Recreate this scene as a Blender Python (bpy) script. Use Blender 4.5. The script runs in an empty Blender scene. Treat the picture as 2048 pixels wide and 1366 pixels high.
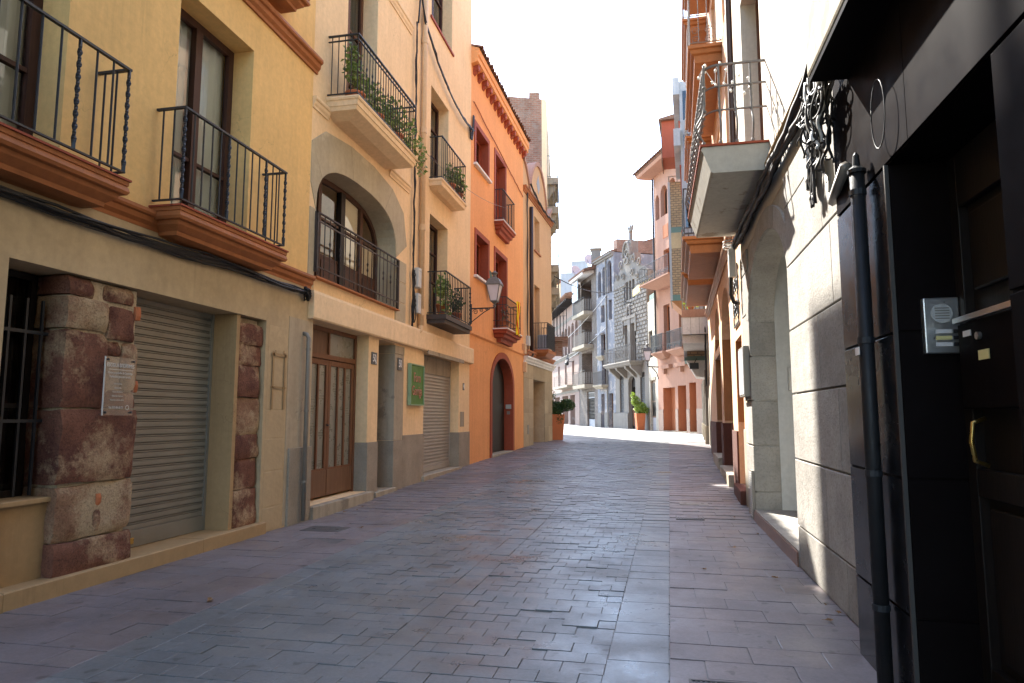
import bpy, math, random
from mathutils import Vector, Matrix, noise as mnoise
R = random.Random(7)
sc = bpy.context.scene
COL = sc.collection
PI = math.pi

# ------------------------------------------------------------------ camera
cam_d = bpy.data.cameras.new('camera'); cam = bpy.data.objects.new('camera', cam_d); COL.objects.link(cam)
cam_d.sensor_width = 36.0; cam_d.lens = 1365.0 / 2048 * 36; cam_d.clip_start = 0.05; cam_d.clip_end = 1000
PITCH, YAW = math.radians(6.2296), math.radians(11.7657)
cam.location = (0, 0, 1.35); cam.rotation_euler = (PI / 2 + PITCH, 0, YAW)
sc.camera = cam
# ------------------------------------------------------------------ world and sun
SUN = Vector((-1.0, 1.84, 1.95)).normalized()            # towards the sun
w = bpy.data.worlds.new('World'); sc.world = w; w.use_nodes = True
nt = w.node_tree; bg = nt.nodes['Background']
sky = nt.nodes.new('ShaderNodeTexSky'); sky.sky_type = 'NISHITA'; sky.sun_disc = False
sky.sun_elevation = math.asin(SUN.z); sky.sun_rotation = math.atan2(SUN.x, SUN.y)
sky.air_density = 1.0; sky.dust_density = .6; sky.ozone_density = 1.0
nt.links.new(sky.outputs[0], bg.inputs[0]); bg.inputs[1].default_value = 0.15
sl = bpy.data.lights.new('sun', 'SUN'); sl.energy = 4.2; sl.angle = math.radians(0.5); sl.color = (1, 0.95, 0.87)
so = bpy.data.objects.new('sun', sl); COL.objects.link(so)
so.rotation_euler = SUN.to_track_quat('Z', 'Y').to_euler(); so.location = (-20, 40, 45)
# ------------------------------------------------------------------ render look
sc.view_settings.view_transform = 'Standard'; sc.view_settings.look = 'None'
sc.view_settings.exposure = 2.58; sc.view_settings.gamma = 1.0; sc.view_settings.use_curve_mapping = False
sc.render.engine = 'CYCLES'; sc.cycles.use_denoising = True
sc.cycles.max_bounces = 8; sc.cycles.diffuse_bounces = 5; sc.cycles.glossy_bounces = 3
sc.cycles.transparent_max_bounces = 12; sc.cycles.sample_clamp_indirect = 8

# ------------------------------------------------------------------ mesh helpers
class MB:
    def __init__(s): s.v = []; s.f = []
    def add(s, vs, fs):
        n = len(s.v); s.v += [tuple(p) for p in vs]; s.f += [tuple(i + n for i in q) for q in fs]; return s
    def quad(s, a, b, c, d): return s.add((a, b, c, d), ((0, 1, 2, 3),))
    def box(s, x0, x1, y0, y1, z0, z1):
        return s.add([(x, y, z) for z in (z0, z1) for y in (y0, y1) for x in (x0, x1)],
                     ((0, 2, 3, 1), (4, 5, 7, 6), (0, 1, 5, 4), (2, 6, 7, 3), (0, 4, 6, 2), (1, 3, 7, 5)))
    def slabtop(s, x0, x1, y0, y1, z0, z1, c=.005, cz=None):
        cz = c if cz is None else cz       # paving stone: chamfered top edge
        return s.add([(x0, y0, z0), (x1, y0, z0), (x1, y1, z0), (x0, y1, z0), (x0, y0, z1 - cz), (x1, y0, z1 - cz), (x1, y1, z1 - cz), (x0, y1, z1 - cz),
                      (x0 + c, y0 + c, z1), (x1 - c, y0 + c, z1), (x1 - c, y1 - c, z1), (x0 + c, y1 - c, z1)],
                     [(i, (i + 1) % 4, 4 + (i + 1) % 4, 4 + i) for i in range(4)] + [(4 + i, 4 + (i + 1) % 4, 8 + (i + 1) % 4, 8 + i) for i in range(4)] + [(8, 9, 10, 11)])
    def tube(s, path, r, n=8, cap=True, sq=False):
        pts = [Vector(p) for p in path]; m = len(pts); rr = r if isinstance(r, (list, tuple)) else [r] * m
        base = len(s.v); up = Vector((0, 0, 1)); prev = None
        for i, p in enumerate(pts):
            t = (pts[min(i + 1, m - 1)] - pts[max(i - 1, 0)])
            t = t.normalized() if t.length > 1e-9 else Vector((0, 0, 1))
            if prev is None:
                a = t.cross(up)
                if a.length < 1e-3: a = t.cross(Vector((0, 1, 0)))
                a.normalize()
            else:
                a = (prev - t * prev.dot(t))
                a = a.normalized() if a.length > 1e-6 else t.orthogonal().normalized()
            prev = a; b = t.cross(a)
            for k in range(n):
                an = 2 * PI * (k + .5) / n
                s.v.append(tuple(p + (a * math.cos(an) + b * math.sin(an)) * rr[i]))
        for i in range(m - 1):
            for k in range(n):
                s.f.append((base + i * n + k, base + i * n + (k + 1) % n, base + (i + 1) * n + (k + 1) % n, base + (i + 1) * n + k))
        if cap:
            s.f.append(tuple(base + k for k in range(n))[::-1]); s.f.append(tuple(base + (m - 1) * n + k for k in range(n)))
        return s
    def lathe(s, prof, c=(0, 0, 0), n=16, sq=False):
        base = len(s.v)
        for r, z in prof:
            for k in range(n):
                an = 2 * PI * (k + .5) / n; s.v.append((c[0] + r * math.cos(an), c[1] + r * math.sin(an), c[2] + z))
        m = len(prof)
        for i in range(m - 1):
            for k in range(n):
                s.f.append((base + i * n + k, base + i * n + (k + 1) % n, base + (i + 1) * n + (k + 1) % n, base + (i + 1) * n + k))
        s.f.append(tuple(base + k for k in range(n))[::-1]); s.f.append(tuple(base + (m - 1) * n + k for k in range(n)))
        return s
    def extrude_x(s, prof, x0, x1):                       # profile of (y, z), closed polygon, along X
        n = len(prof)
        return s.add([(x0, y, z) for y, z in prof] + [(x1, y, z) for y, z in prof],
                     [(i, (i + 1) % n, n + (i + 1) % n, n + i) for i in range(n)] + [tuple(range(n))[::-1], tuple(range(n, 2 * n))])
    def prism(s, poly, y0, y1):                           # polygon of (x, z) through Y
        n = len(poly)
        return s.add([(x, y0, z) for x, z in poly] + [(x, y1, z) for x, z in poly],
                     [(i, (i + 1) % n, n + (i + 1) % n, n + i) for i in range(n)] + [tuple(range(n))[::-1], tuple(range(n, 2 * n))])
    def mesh(s, name, mat, smooth=False):
        me = bpy.data.meshes.new(name); me.from_pydata(s.v, [], s.f); me.update()
        if mat: me.materials.append(mat)
        if smooth: me.polygons.foreach_set('use_smooth', [True] * len(me.polygons))
        return me

def obj(name, mb, mat, parent=None, smooth=False, bevel=0, fix=False):
    me = mb if isinstance(mb, bpy.types.Mesh) else mb.mesh(name, mat, smooth)
    if fix:
        import bmesh
        b = bmesh.new(); b.from_mesh(me); bmesh.ops.recalc_face_normals(b, faces=b.faces); b.to_mesh(me); b.free()
    o = bpy.data.objects.new(name, me); COL.objects.link(o); o.parent = parent
    if bevel:
        m = o.modifiers.new('bevel', 'BEVEL'); m.width = bevel; m.segments = 2; m.limit_method = 'ANGLE'
    return o
def tag(o, label, cat, group=None, kind=None):
    if label: o['label'] = label
    if cat: o['category'] = cat
    if group: o['group'] = group
    if kind: o['kind'] = kind
    return o
def thing(name, label, cat, loc=(0, 0, 0), rz=0, group=None):
    o = bpy.data.objects.new(name, None); COL.objects.link(o); o.empty_display_size = .2
    o.location = loc; o.rotation_euler = (0, 0, rz); return tag(o, label, cat, group)
def facade(name, label, p0, p1, cat='building', group=None):
    """a building whose street front runs from p0 to p1: local X along it, local -Y towards the street"""
    o = thing(name, label, cat, (p0[0], p0[1], 0), math.atan2(p1[1] - p0[1], p1[0] - p0[0]), group)
    return o, math.hypot(p1[0] - p0[0], p1[1] - p0[1])
def inst(name, me, parent, loc, rot=(0, 0, 0), scale=None):
    o = bpy.data.objects.new(name, me); COL.objects.link(o); o.parent = parent; o.location = loc; o.rotation_euler = rot
    if scale: o.scale = scale
    return o
def wl(root, x, y, z):                                     # local point of a facade -> world
    a = root.rotation_euler.z; c, s = math.cos(a), math.sin(a)
    return (root.location.x + c * x - s * y, root.location.y + s * x + c * y, z)
def at(root, name, label, cat, x, y, z, group=None):       # a thing of its own that hangs on a facade
    return thing(name, label, cat, wl(root, x, y, z), root.rotation_euler.z, group)

# ------------------------------------------------------------------ materials
def nd(nt, t, **k):
    n = nt.nodes.new('ShaderNode' + t)
    for a, b in k.items(): setattr(n, a, b)
    return n
def newmat(name):
    m = bpy.data.materials.new(name); m.use_nodes = True; return m, m.node_tree, m.node_tree.nodes['Principled BSDF']
def coords(nt, scale=(1, 1, 1), obj=True, rnd=False):
    tc = nd(nt, 'TexCoord'); mp = nd(nt, 'Mapping'); mp.inputs['Scale'].default_value = scale
    nt.links.new(tc.outputs['Object'], mp.inputs[0])
    if rnd:
        oi = nd(nt, 'ObjectInfo'); mu = nd(nt, 'Math', operation='MULTIPLY'); mu.inputs[1].default_value = 37.0
        nt.links.new(oi.outputs['Random'], mu.inputs[0]); nt.links.new(mu.outputs[0], mp.inputs['Location'])
    return mp.outputs[0]
def noise(nt, vec, scale, detail=5, rough=.6):
    n = nd(nt, 'TexNoise'); n.inputs['Scale'].default_value = scale; n.inputs['Detail'].default_value = detail
    n.inputs['Roughness'].default_value = rough; nt.links.new(vec, n.inputs['Vector']); return n.outputs['Fac']
def ramp(nt, fac, stops):
    r = nd(nt, 'ValToRGB'); e = r.color_ramp.elements
    while len(e) < len(stops): e.new(.5)
    for i, (p, c) in enumerate(stops):
        e[i].position = p; e[i].color = (c, c, c, 1) if isinstance(c, (int, float)) else (*c, 1)
    nt.links.new(fac, r.inputs[0]); return r.outputs[0]
def mixc(nt, fac, a, b, mode='MIX'):
    m = nd(nt, 'Mix', data_type='RGBA', blend_type=mode)
    for s, v in ((m.inputs[0], fac), (m.inputs[6], a), (m.inputs[7], b)):
        if isinstance(v, (int, float)): s.default_value = v
        elif isinstance(v, tuple): s.default_value = (*v, 1)
        else: nt.links.new(v, s)
    return m.outputs[2]
def bump(nt, p, h, strength=.3, dist=.01):
    b = nd(nt, 'Bump'); b.inputs['Strength'].default_value = strength; b.inputs['Distance'].default_value = dist
    nt.links.new(h, b.inputs['Height']); nt.links.new(b.outputs[0], p.inputs['Normal'])
def sc3(c, k): return tuple(min(1, x * k) for x in c)
def plaster(name, c, var=.13, streak=.16, patch=None, pamt=.5, rough=.92, bs=.35, grain=90, rnd=False):
    m, nt, p = newmat(name); v = coords(nt, rnd=rnd)
    big = ramp(nt, noise(nt, v, .7, 6, .65), [(.3, 0), (.7, 1)])
    col = mixc(nt, big, sc3(c, 1 - var), sc3(c, 1 + var))
    vs = coords(nt, (5, 5, .35), rnd=rnd); st = ramp(nt, noise(nt, vs, 1.3, 6, .7), [(.42, 1), (.72, 1 - streak)])
    col = mixc(nt, 1.0, col, st, 'MULTIPLY')
    runs = ramp(nt, noise(nt, coords(nt, (16, 16, .5), rnd=rnd), 1.0, 7, .75), [(.5, 1), (.68, .74)])                      # rain runs, only in places
    col = mixc(nt, ramp(nt, noise(nt, v, .55, 5, .6), [(.52, 0), (.66, .75)]), col, mixc(nt, 1.0, col, runs, 'MULTIPLY'))
    vo = nd(nt, 'TexVoronoi', feature='DISTANCE_TO_EDGE'); vo.inputs['Scale'].default_value = .9
    dv = nd(nt, 'VectorMath', operation='ADD'); nz = nd(nt, 'TexNoise'); nz.inputs['Scale'].default_value = 3; nz.inputs['Detail'].default_value = 6
    nt.links.new(v, nz.inputs['Vector']); nt.links.new(v, dv.inputs[0]); nt.links.new(nz.outputs['Color'], dv.inputs[1]); nt.links.new(dv.outputs[0], vo.inputs['Vector'])
    crack = ramp(nt, vo.outputs['Distance'], [(.0, .62), (.006, 1)])
    col = mixc(nt, ramp(nt, noise(nt, v, .8, 3, .5), [(.56, 0), (.62, .8)]), col, mixc(nt, 1.0, col, crack, 'MULTIPLY'))
    sp = ramp(nt, noise(nt, v, 14, 4, .7), [(.35, .93), (.65, 1.05)]); col = mixc(nt, 1.0, col, sp, 'MULTIPLY')
    if patch:
        col = mixc(nt, ramp(nt, noise(nt, v, 1.6, 8, .68), [(pamt, 0), (pamt + .05, 1)]), col, patch)
    nt.links.new(col, p.inputs['Base Color']); p.inputs['Roughness'].default_value = rough
    p.inputs['Specular IOR Level'].default_value = .25
    h = nd(nt, 'Math', operation='ADD'); nt.links.new(noise(nt, v, grain, 4, .7), h.inputs[0]); nt.links.new(noise(nt, v, 6, 4, .6), h.inputs[1])
    bump(nt, p, h.outputs[0], bs, .006); return m
def stone(name, c, c2, scale=3.5, rough=.85, bs=.6, rnd=True, dark=.55):
    m, nt, p = newmat(name); v = coords(nt, rnd=rnd)
    col = mixc(nt, ramp(nt, noise(nt, v, scale, 8, .68), [(.36, 0), (.64, 1)]), c, c2)
    pit = ramp(nt, noise(nt, v, 38, 5, .75), [(.34, dark), (.5, 1)]); col = mixc(nt, 1.0, col, pit, 'MULTIPLY')
    oi = nd(nt, 'ObjectInfo'); r = ramp(nt, oi.outputs['Random'], [(0, .82), (1, 1.14)])
    if rnd: col = mixc(nt, 1.0, col, r, 'MULTIPLY')
    nt.links.new(col, p.inputs['Base Color']); p.inputs['Roughness'].default_value = rough; p.inputs['Specular IOR Level'].default_value = .3
    h = nd(nt, 'Math', operation='ADD'); nt.links.new(noise(nt, v, 45, 5, .7), h.inputs[0]); nt.links.new(noise(nt, v, 9, 5, .6), h.inputs[1])
    bump(nt, p, h.outputs[0], bs, .012); return m
def plain(name, c, rough=.5, metal=0, var=.15, scale=12, spec=.5, bs=.1):
    m, nt, p = newmat(name); v = coords(nt, rnd=True)
    col = mixc(nt, noise(nt, v, scale, 5, .65), sc3(c, 1 - var * 1.5), sc3(c, 1 + var * 1.5))
    nt.links.new(col, p.inputs['Base Color']); p.inputs['Metallic'].default_value = metal; p.inputs['Specular IOR Level'].default_value = spec
    rr = ramp(nt, noise(nt, v, scale * 2, 4, .6), [(.3, max(.02, rough - .08)), (.7, min(1, rough + .1))]); nt.links.new(rr, p.inputs['Roughness'])
    if bs: bump(nt, p, noise(nt, v, scale * 4, 3, .6), bs, .003)
    return m
def wood(name, c, c2, rough=.55, axis=(14, 14, 1.1)):
    m, nt, p = newmat(name); v = coords(nt, axis, rnd=True)
    col = mixc(nt, ramp(nt, noise(nt, v, 2.2, 7, .7), [(.3, 0), (.72, 1)]), c, c2)
    nt.links.new(col, p.inputs['Base Color']); p.inputs['Roughness'].default_value = rough; p.inputs['Specular IOR Level'].default_value = .3
    bump(nt, p, noise(nt, v, 6, 5, .7), .25, .004); return m
def glass(name, tint=(.55, .6, .62), refl=1.0):
    m = bpy.data.materials.new(name); m.use_nodes = True; nt = m.node_tree; nt.nodes.remove(nt.nodes['Principled BSDF'])
    out = nt.nodes['Material Output']; mx = nd(nt, 'MixShader'); tr = nd(nt, 'BsdfTransparent'); gl = nd(nt, 'BsdfGlossy'); fr = nd(nt, 'Fresnel')
    tr.inputs[0].default_value = (*tint, 1); gl.inputs['Roughness'].default_value = .03; gl.inputs[0].default_value = (.9, .93, .95, 1)
    fr.inputs[0].default_value = 1.75
    v = coords(nt); b = nd(nt, 'Bump'); b.inputs['Strength'].default_value = .06; b.inputs['Distance'].default_value = .02
    nt.links.new(noise(nt, v, 2.5, 2), b.inputs['Height']); nt.links.new(b.outputs[0], gl.inputs['Normal'])
    nt.links.new(fr.outputs[0], mx.inputs[0]); nt.links.new(tr.outputs[0], mx.inputs[1]); nt.links.new(gl.outputs[0], mx.inputs[2])
    nt.links.new(mx.outputs[0], out.inputs[0]); return m
def brick(name, c1, c2, mortar, w=.27, h=.075, ms=.012, old=.0, patch=None):
    m, nt, p = newmat(name); tc = nd(nt, 'TexCoord'); sx = nd(nt, 'SeparateXYZ'); nt.links.new(tc.outputs['Object'], sx.inputs[0])
    ad = nd(nt, 'Math', operation='ADD'); nt.links.new(sx.outputs[0], ad.inputs[0]); nt.links.new(sx.outputs[1], ad.inputs[1])
    cb = nd(nt, 'CombineXYZ'); nt.links.new(ad.outputs[0], cb.inputs[0]); nt.links.new(sx.outputs[2], cb.inputs[1])
    b = nd(nt, 'TexBrick'); b.inputs['Scale'].default_value = 1; b.inputs['Brick Width'].default_value = w; b.inputs['Row Height'].default_value = h
    b.inputs['Mortar Size'].default_value = ms; b.inputs['Color1'].default_value = (*c1, 1); b.inputs['Color2'].default_value = (*c2, 1)
    b.inputs['Mortar'].default_value = (*mortar, 1); nt.links.new(cb.outputs[0], b.inputs['Vector'])
    v = tc.outputs['Object']; col = b.outputs['Color']
    col = mixc(nt, 1.0, col, ramp(nt, noise(nt, v, .9, 7, .7), [(.3, .6 if old else .85), (.7, 1.2)]), 'MULTIPLY')
    if patch: col = mixc(nt, ramp(nt, noise(nt, v, .8, 8, .7), [(.54, 0), (.6, .8)]), col, patch)
    nt.links.new(col, p.inputs['Base Color']); p.inputs['Roughness'].default_value = .9; p.inputs['Specular IOR Level'].default_value = .2
    h_ = nd(nt, 'Math', operation='SUBTRACT'); nt.links.new(noise(nt, v, 20, 5, .7), h_.inputs[0]); nt.links.new(b.outputs['Fac'], h_.inputs[1])
    bump(nt, p, h_.outputs[0], .7, .02); return m
def leafmat(name, c, c2):
    m, nt, p = newmat(name); g = nd(nt, 'NewGeometry')
    col = mixc(nt, g.outputs['Random Per Island'], c, c2); nt.links.new(col, p.inputs['Base Color']); p.inputs['Roughness'].default_value = .5
    tl = nd(nt, 'BsdfTranslucent'); nt.links.new(col, tl.inputs[0]); mx = nd(nt, 'MixShader'); mx.inputs[0].default_value = .3
    nt.links.new(p.outputs[0], mx.inputs[1]); nt.links.new(tl.outputs[0], mx.inputs[2]); nt.links.new(mx.outputs[0], nt.nodes['Material Output'].inputs[0]); return m
def paver(name, stops, rough=.36):
    m, nt, p = newmat(name); g = nd(nt, 'NewGeometry'); oi = nd(nt, 'ObjectInfo')
    ad = nd(nt, 'Math', operation='ADD'); fr = nd(nt, 'Math', operation='FRACT'); nt.links.new(g.outputs['Random Per Island'], ad.inputs[0]); nt.links.new(oi.outputs['Random'], ad.inputs[1]); nt.links.new(ad.outputs[0], fr.inputs[0])
    col = ramp(nt, fr.outputs[0], stops); pos = g.outputs['Position']
    col = mixc(nt, 1.0, col, ramp(nt, noise(nt, pos, .8, 6, .65), [(.3, .8), (.7, 1.18)]), 'MULTIPLY')
    col = mixc(nt, 1.0, col, ramp(nt, noise(nt, pos, 45, 5, .75), [(.3, .8), (.7, 1.12)]), 'MULTIPLY')
    spots = ramp(nt, noise(nt, pos, 9, 2, .4), [(.66, 1), (.71, .55)]); col = mixc(nt, 1.0, col, spots, 'MULTIPLY')
    col = mixc(nt, 1.0, col, ramp(nt, noise(nt, pos, .33, 8, .75), [(.36, .72), (.5, 1.0), (.66, 1.15)]), 'MULTIPLY')
    nt.links.new(col, p.inputs['Base Color']); p.inputs['Specular IOR Level'].default_value = .5
    rr = ramp(nt, noise(nt, pos, 1.1, 6, .7), [(.38, rough - .09), (.62, rough + .2)]); nt.links.new(rr, p.inputs['Roughness'])
    bump(nt, p, noise(nt, pos, 70, 4, .7), .25, .003); return m

def acrylic():
    m = bpy.data.materials.new('hazy_acrylic'); m.use_nodes = True; nt = m.node_tree; p = nt.nodes['Principled BSDF']
    tr = nd(nt, 'BsdfTransparent'); mx = nd(nt, 'MixShader'); mx.inputs[0].default_value = .22; p.inputs['Base Color'].default_value = (.5, .4, .3, 1); p.inputs['Roughness'].default_value = .15
    nt.links.new(tr.outputs[0], mx.inputs[1]); nt.links.new(p.outputs[0], mx.inputs[2]); nt.links.new(mx.outputs[0], nt.nodes['Material Output'].inputs[0]); return m
def pierstone(name, base, pale, dark, bias):
    m, nt, p = newmat(name); v = coords(nt)
    col = mixc(nt, ramp(nt, noise(nt, v, 2.6, 9, .72), [(.36, 0), (.62, 1)]), dark, base)
    col = mixc(nt, ramp(nt, noise(nt, v, 1.7, 9, .75), [(bias, 0), (bias + .12, 1)]), col, pale)
    col = mixc(nt, 1.0, col, ramp(nt, noise(nt, v, 60, 5, .8), [(.32, .45), (.52, 1.05)]), 'MULTIPLY')
    nt.links.new(col, p.inputs['Base Color']); p.inputs['Roughness'].default_value = .9; p.inputs['Specular IOR Level'].default_value = .2
    h = nd(nt, 'Math', operation='ADD'); nt.links.new(noise(nt, v, 55, 6, .75), h.inputs[0]); nt.links.new(noise(nt, v, 11, 6, .65), h.inputs[1]); bump(nt, p, h.outputs[0], .9, .014); return m
M = {}
M['yellow'] = plaster('ochre_render', (.74, .48, .19), .09, .09, (.70, .47, .20), .64)
M['sandstone'] = plaster('sandstone_cladding', (.48, .36, .21), .16, .10, rough=.75, bs=.15, grain=40)
M['sandstone2'] = plaster('sandstone_slab', (.37, .24, .115), .12, .05, rough=.7, bs=.15, grain=40, rnd=True)
M['greyplaster'] = plaster('stained_grey_beige_render', (.44, .36, .25), .12, .22, (.34, .28, .2), .6)
M['terra'] = plaster('terracotta_paint', (.36, .125, .04), .12, .2, rough=.6, bs=.15)
M['redstone'] = pierstone('red_sandstone', (.22, .098, .062), (.42, .29, .17), (.095, .038, .027), .51)
M['pinkstone'] = pierstone('pinkish_stone', (.34, .21, .125), (.43, .32, .195), (.2, .10, .06), .44)
M['mortar'] = stone('lime_mortar', (.44, .34, .22), (.54, .44, .30), 5, rnd=False)
M['iron'] = plain('painted_iron', (.022, .024, .028), .5, .2, .3, 20)
M['iron_brown'] = plain('rusty_iron', (.05, .035, .028), .6, .2, .4, 20)
M['iron_grey'] = plain('grey_painted_iron', (.13, .12, .11), .6, .1, .3, 20)
M['cable'] = plain('black_rubber', (.012, .012, .013), .55, 0, .3, 10, .4)
M['cable_w'] = plain('white_cable', (.6, .6, .58), .5, 0, .15, 10)
M['walnut'] = wood('walnut_frame', (.035, .014, .010), (.07, .027, .017))
M['redwood'] = wood('reddish_varnished_wood', (.085, .034, .016), (.15, .065, .03))
M['doorwood'] = wood('brown_door_varnish', (.12, .05, .024), (.2, .09, .042))
M['midwood'] = wood('brown_varnished_wood', (.045, .02, .012), (.095, .042, .024))
M['oldwood'] = wood('worn_brown_door', (.10, .05, .028), (.2, .11, .06))
M['darkwood'] = wood('dark_old_wood', (.007, .005, .004), (.018, .011, .008))
M['glass'] = glass('window_glass', (.86, .89, .89)); M['glass_d'] = glass('dark_window_glass', (.25, .27, .28)); M['acrylic'] = acrylic()
M['curtain'] = plain('net_curtain', (.82, .82, .78), .9, 0, .05, 6, .1)
M['blind'] = plain('cream_blind', (.85, .78, .64), .85, 0, .06, 5, .1)
M['rough_glass'] = plain('ribbed_frosted_glass', (.20, .20, .165), .3, 0, .06, 3, .5)
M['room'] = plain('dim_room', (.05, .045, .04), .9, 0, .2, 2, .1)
M['zinc'] = plain('weathered_shutter_steel', (.235, .225, .19), .5, .35, .18, 4, .5)
M['zinc2'] = plain('grey_shutter_steel', (.36, .33, .285), .5, .3, .15, 4, .5)
M['steel'] = plain('brushed_steel', (.55, .54, .52), .35, .9, .08, 30)
M['cream'] = plaster('cream_render', (.78, .565, .325), .09, .10, (.71, .53, .335), .66)
M['cream2'] = plaster('pale_peach_render', (.78, .58, .355), .07, .10)
M['archstone'] = plaster('grey_tan_ashlar', (.42, .36, .25), .12, .12, (.48, .41, .29), .6)
M['granite'] = stone('grey_bush_hammered_granite', (.25, .215, .165), (.33, .285, .22), 2.2, rnd=False, dark=.8, bs=.5)
M['concrete'] = plaster('weathered_concrete', (.36, .31, .23), .15, .3, (.22, .185, .14), .6)
M['orange'] = plaster('orange_render', (.75, .345, .135), .08, .10, (.55, .24, .09), .68)
M['brickred'] = plaster('brick_red_paint', (.30, .065, .03), .1, .1, rough=.7, bs=.15)
M['tan'] = plaster('tan_render', (.60, .37, .2), .07, .1)
M['stonebase'] = stone('beige_stone_slab', (.36, .28, .18), (.44, .35, .23), 2.5, dark=.85, bs=.25)
M['white'] = plaster('white_paint', (.72, .70, .66), .05, .12)
M['dark_pipe'] = plain('brown_metal_pipe', (.045, .025, .02), .45, .2, .2, 6)
M['pvc'] = plaster('painted_downpipe', (.62, .42, .24), .06, .12, rough=.5, bs=.05)
M['greypipe'] = plain('grey_pipe', (.2, .18, .15), .5, .2, .2, 6)
M['tile'] = stone('old_clay_tile', (.13, .07, .045), (.26, .13, .08), 5)
M['pot'] = plain('terracotta_pot', (.42, .14, .06), .75, 0, .18, 7, .2)
M['planter'] = plain('orange_planter', (.50, .155, .06), .7, 0, .15, 4, .2)
M['soil'] = plain('soil', (.04, .028, .02), .95, 0, .3, 20, .1)
M['leaf'] = leafmat('geranium_leaf', (.10, .17, .03), (.26, .33, .09)); M['leaf_d'] = leafmat('dark_leaf', (.03, .07, .02), (.08, .14, .04))
M['leaf_l'] = leafmat('bright_leaf', (.16, .26, .03), (.32, .4, .06)); M['leaf_r'] = leafmat('reddish_leaf', (.12, .06, .04), (.14, .13, .06))
M['dry'] = leafmat('dry_leaf', (.3, .16, .05), (.2, .1, .04)); M['stem'] = plain('plant_stem', (.1, .075, .04), .8, 0, .2, 10, .2)
M['brickold'] = brick('old_brick_wall', (.24, .11, .075), (.31, .165, .115), (.27, .2, .15), .24, .085, .018, 1, (.25, .19, .15))
M['brickor'] = brick('orange_brick_wall', (.42, .19, .09), (.5, .25, .12), (.42, .31, .2), .26, .08, .014, 1)
M['brickbay'] = brick('tan_facing_brick', (.33, .22, .125), (.40, .275, .165), (.2, .15, .1), .26, .12, .02)
M['brickgrey'] = brick('grey_brown_brick', (.19, .16, .13), (.26, .215, .18), (.14, .12, .105), .25, .09, .016, 1)
M['black'] = plain('polished_black_granite', (.008, .008, .010), .22, 0, .5, 3, .22, 0)
M['black_dull'] = plain('honed_black_granite', (.008, .006, .006), .5, 0, .3, 3, .3, 0)
M['black_dull'].node_tree.nodes['Principled BSDF'].inputs['IOR'].default_value = 1.08; M['black'].node_tree.nodes['Principled BSDF'].inputs['IOR'].default_value = 1.3
M['limestone'] = stone('shell_limestone_panel', (.27, .25, .22), (.38, .355, .315), 2.4, .85, .6, dark=.68)
M['creamwall'] = plaster('cream_rendered_wall', (.52, .48, .40), .07, .14)
M['hstone'] = stone('grey_hewn_block', (.30, .28, .24), (.4, .37, .32), 2.5, .85, .6, dark=.75)
M['greywall'] = plaster('pale_grey_paint', (.54, .54, .51), .05, .08, rough=.7, bs=.1)
M['slab'] = plaster('stained_balcony_soffit', (.42, .40, .345), .08, .1, (.25, .215, .17), .55)
M['rustsoffit'] = plaster('orange_brown_soffit', (.36, .155, .055), .1, .14, rough=.6, bs=.1)
M['peach'] = plaster('peach_render', (.72, .47, .29), .06, .1)
M['dkred'] = plaster('dark_red_plinth', (.12, .045, .03), .15, .2)
M['pinkwall'] = plaster('salmon_pink_render', (.41, .235, .165), .1, .12)
M['salmon'] = plaster('orange_salmon_reveal', (.44, .17, .08), .06, .1)
M['plinth'] = stone('brown_marble_plinth', (.20, .10, .065), (.28, .15, .105), 2, .4, .1)
M['oldcream'] = plaster('flaking_cream_render', (.46, .41, .32), .14, .25, (.3, .27, .225), .54)
M['ashlar'] = stone('grey_rock_faced_ashlar', (.205, .19, .165), (.285, .265, .235), 2.0, .9, .7, dark=.6)
M['mstone'] = plaster('grey_carved_stone', (.23, .21, .18), .14, .22, (.22, .2, .18), .56)
M['blue'] = plaster('faded_blue_render', (.235, .24, .258), .14, .34, (.38, .35, .32), .53)
M['pinkfar'] = plaster('dusty_pink_render', (.31, .225, .185), .1, .2, (.36, .31, .28), .6)
M['whitefar'] = plaster('white_render', (.38, .38, .385), .08, .18)
M['slate'] = plain('dark_shutter_slats', (.05, .045, .04), .6, 0, .2, 10)
M['green'] = plain('green_painted_band', (.10, .17, .14), .6, 0, .1, 8)
M['signgreen'] = plain('green_sign_panel', (.075, .17, .03), .5, 0, .12, 4, .2)
M['signlight'] = plain('pale_green_edge', (.24, .34, .2), .5, 0, .1, 4, .2)
M['letter'] = plain('brown_pink_lettering', (.40, .17, .1), .5, 0, .1, 9)
M['plateblack'] = plain('dark_enamel_plate', (.03, .03, .035), .35, 0, .2, 10); M['platewhite'] = plain('white_enamel', (.75, .73, .7), .4, 0, .05, 10)
M['faded_letter'] = plain('faded_white_print', (.6, .57, .52), .5, 0, .05, 10)
M['platelilac'] = plain('lilac_tile', (.5, .47, .55), .3, 0, .06, 10)
M['tape'] = plain('adhesive_residue', (.34, .22, .10), .8, 0, .2, 20)
M['yellowflag'] = plain('yellow_cloth', (.80, .62, .03), .8, 0, .05, 6, .1); M['redflag'] = plain('red_cloth', (.55, .05, .02), .8, 0, .05, 6, .1)
M['awning'] = plain('pale_yellow_awning', (.75, .66, .30), .8, 0, .06, 6, .1)
M['lampglass'] = plain('milky_lantern_glass', (.58, .52, .54), .2, 0, .12, 3, .6); M['brass'] = plain('brass', (.5, .33, .1), .3, .9, .1, 20)
M['dish'] = plain('satellite_dish', (.5, .38, .36), .6, 0, .1, 5); M['bulb'] = plain('small_white_bulb', (.8, .78, .7), .3, 0, .05, 9)
M['paver_g'] = paver('grey_paver', [(0, (.146, .157, .164)), (.35, (.158, .170, .175)), (.7, (.150, .163, .172)), (.9, (.170, .178, .180)), (1, (.154, .158, .160))])
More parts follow.
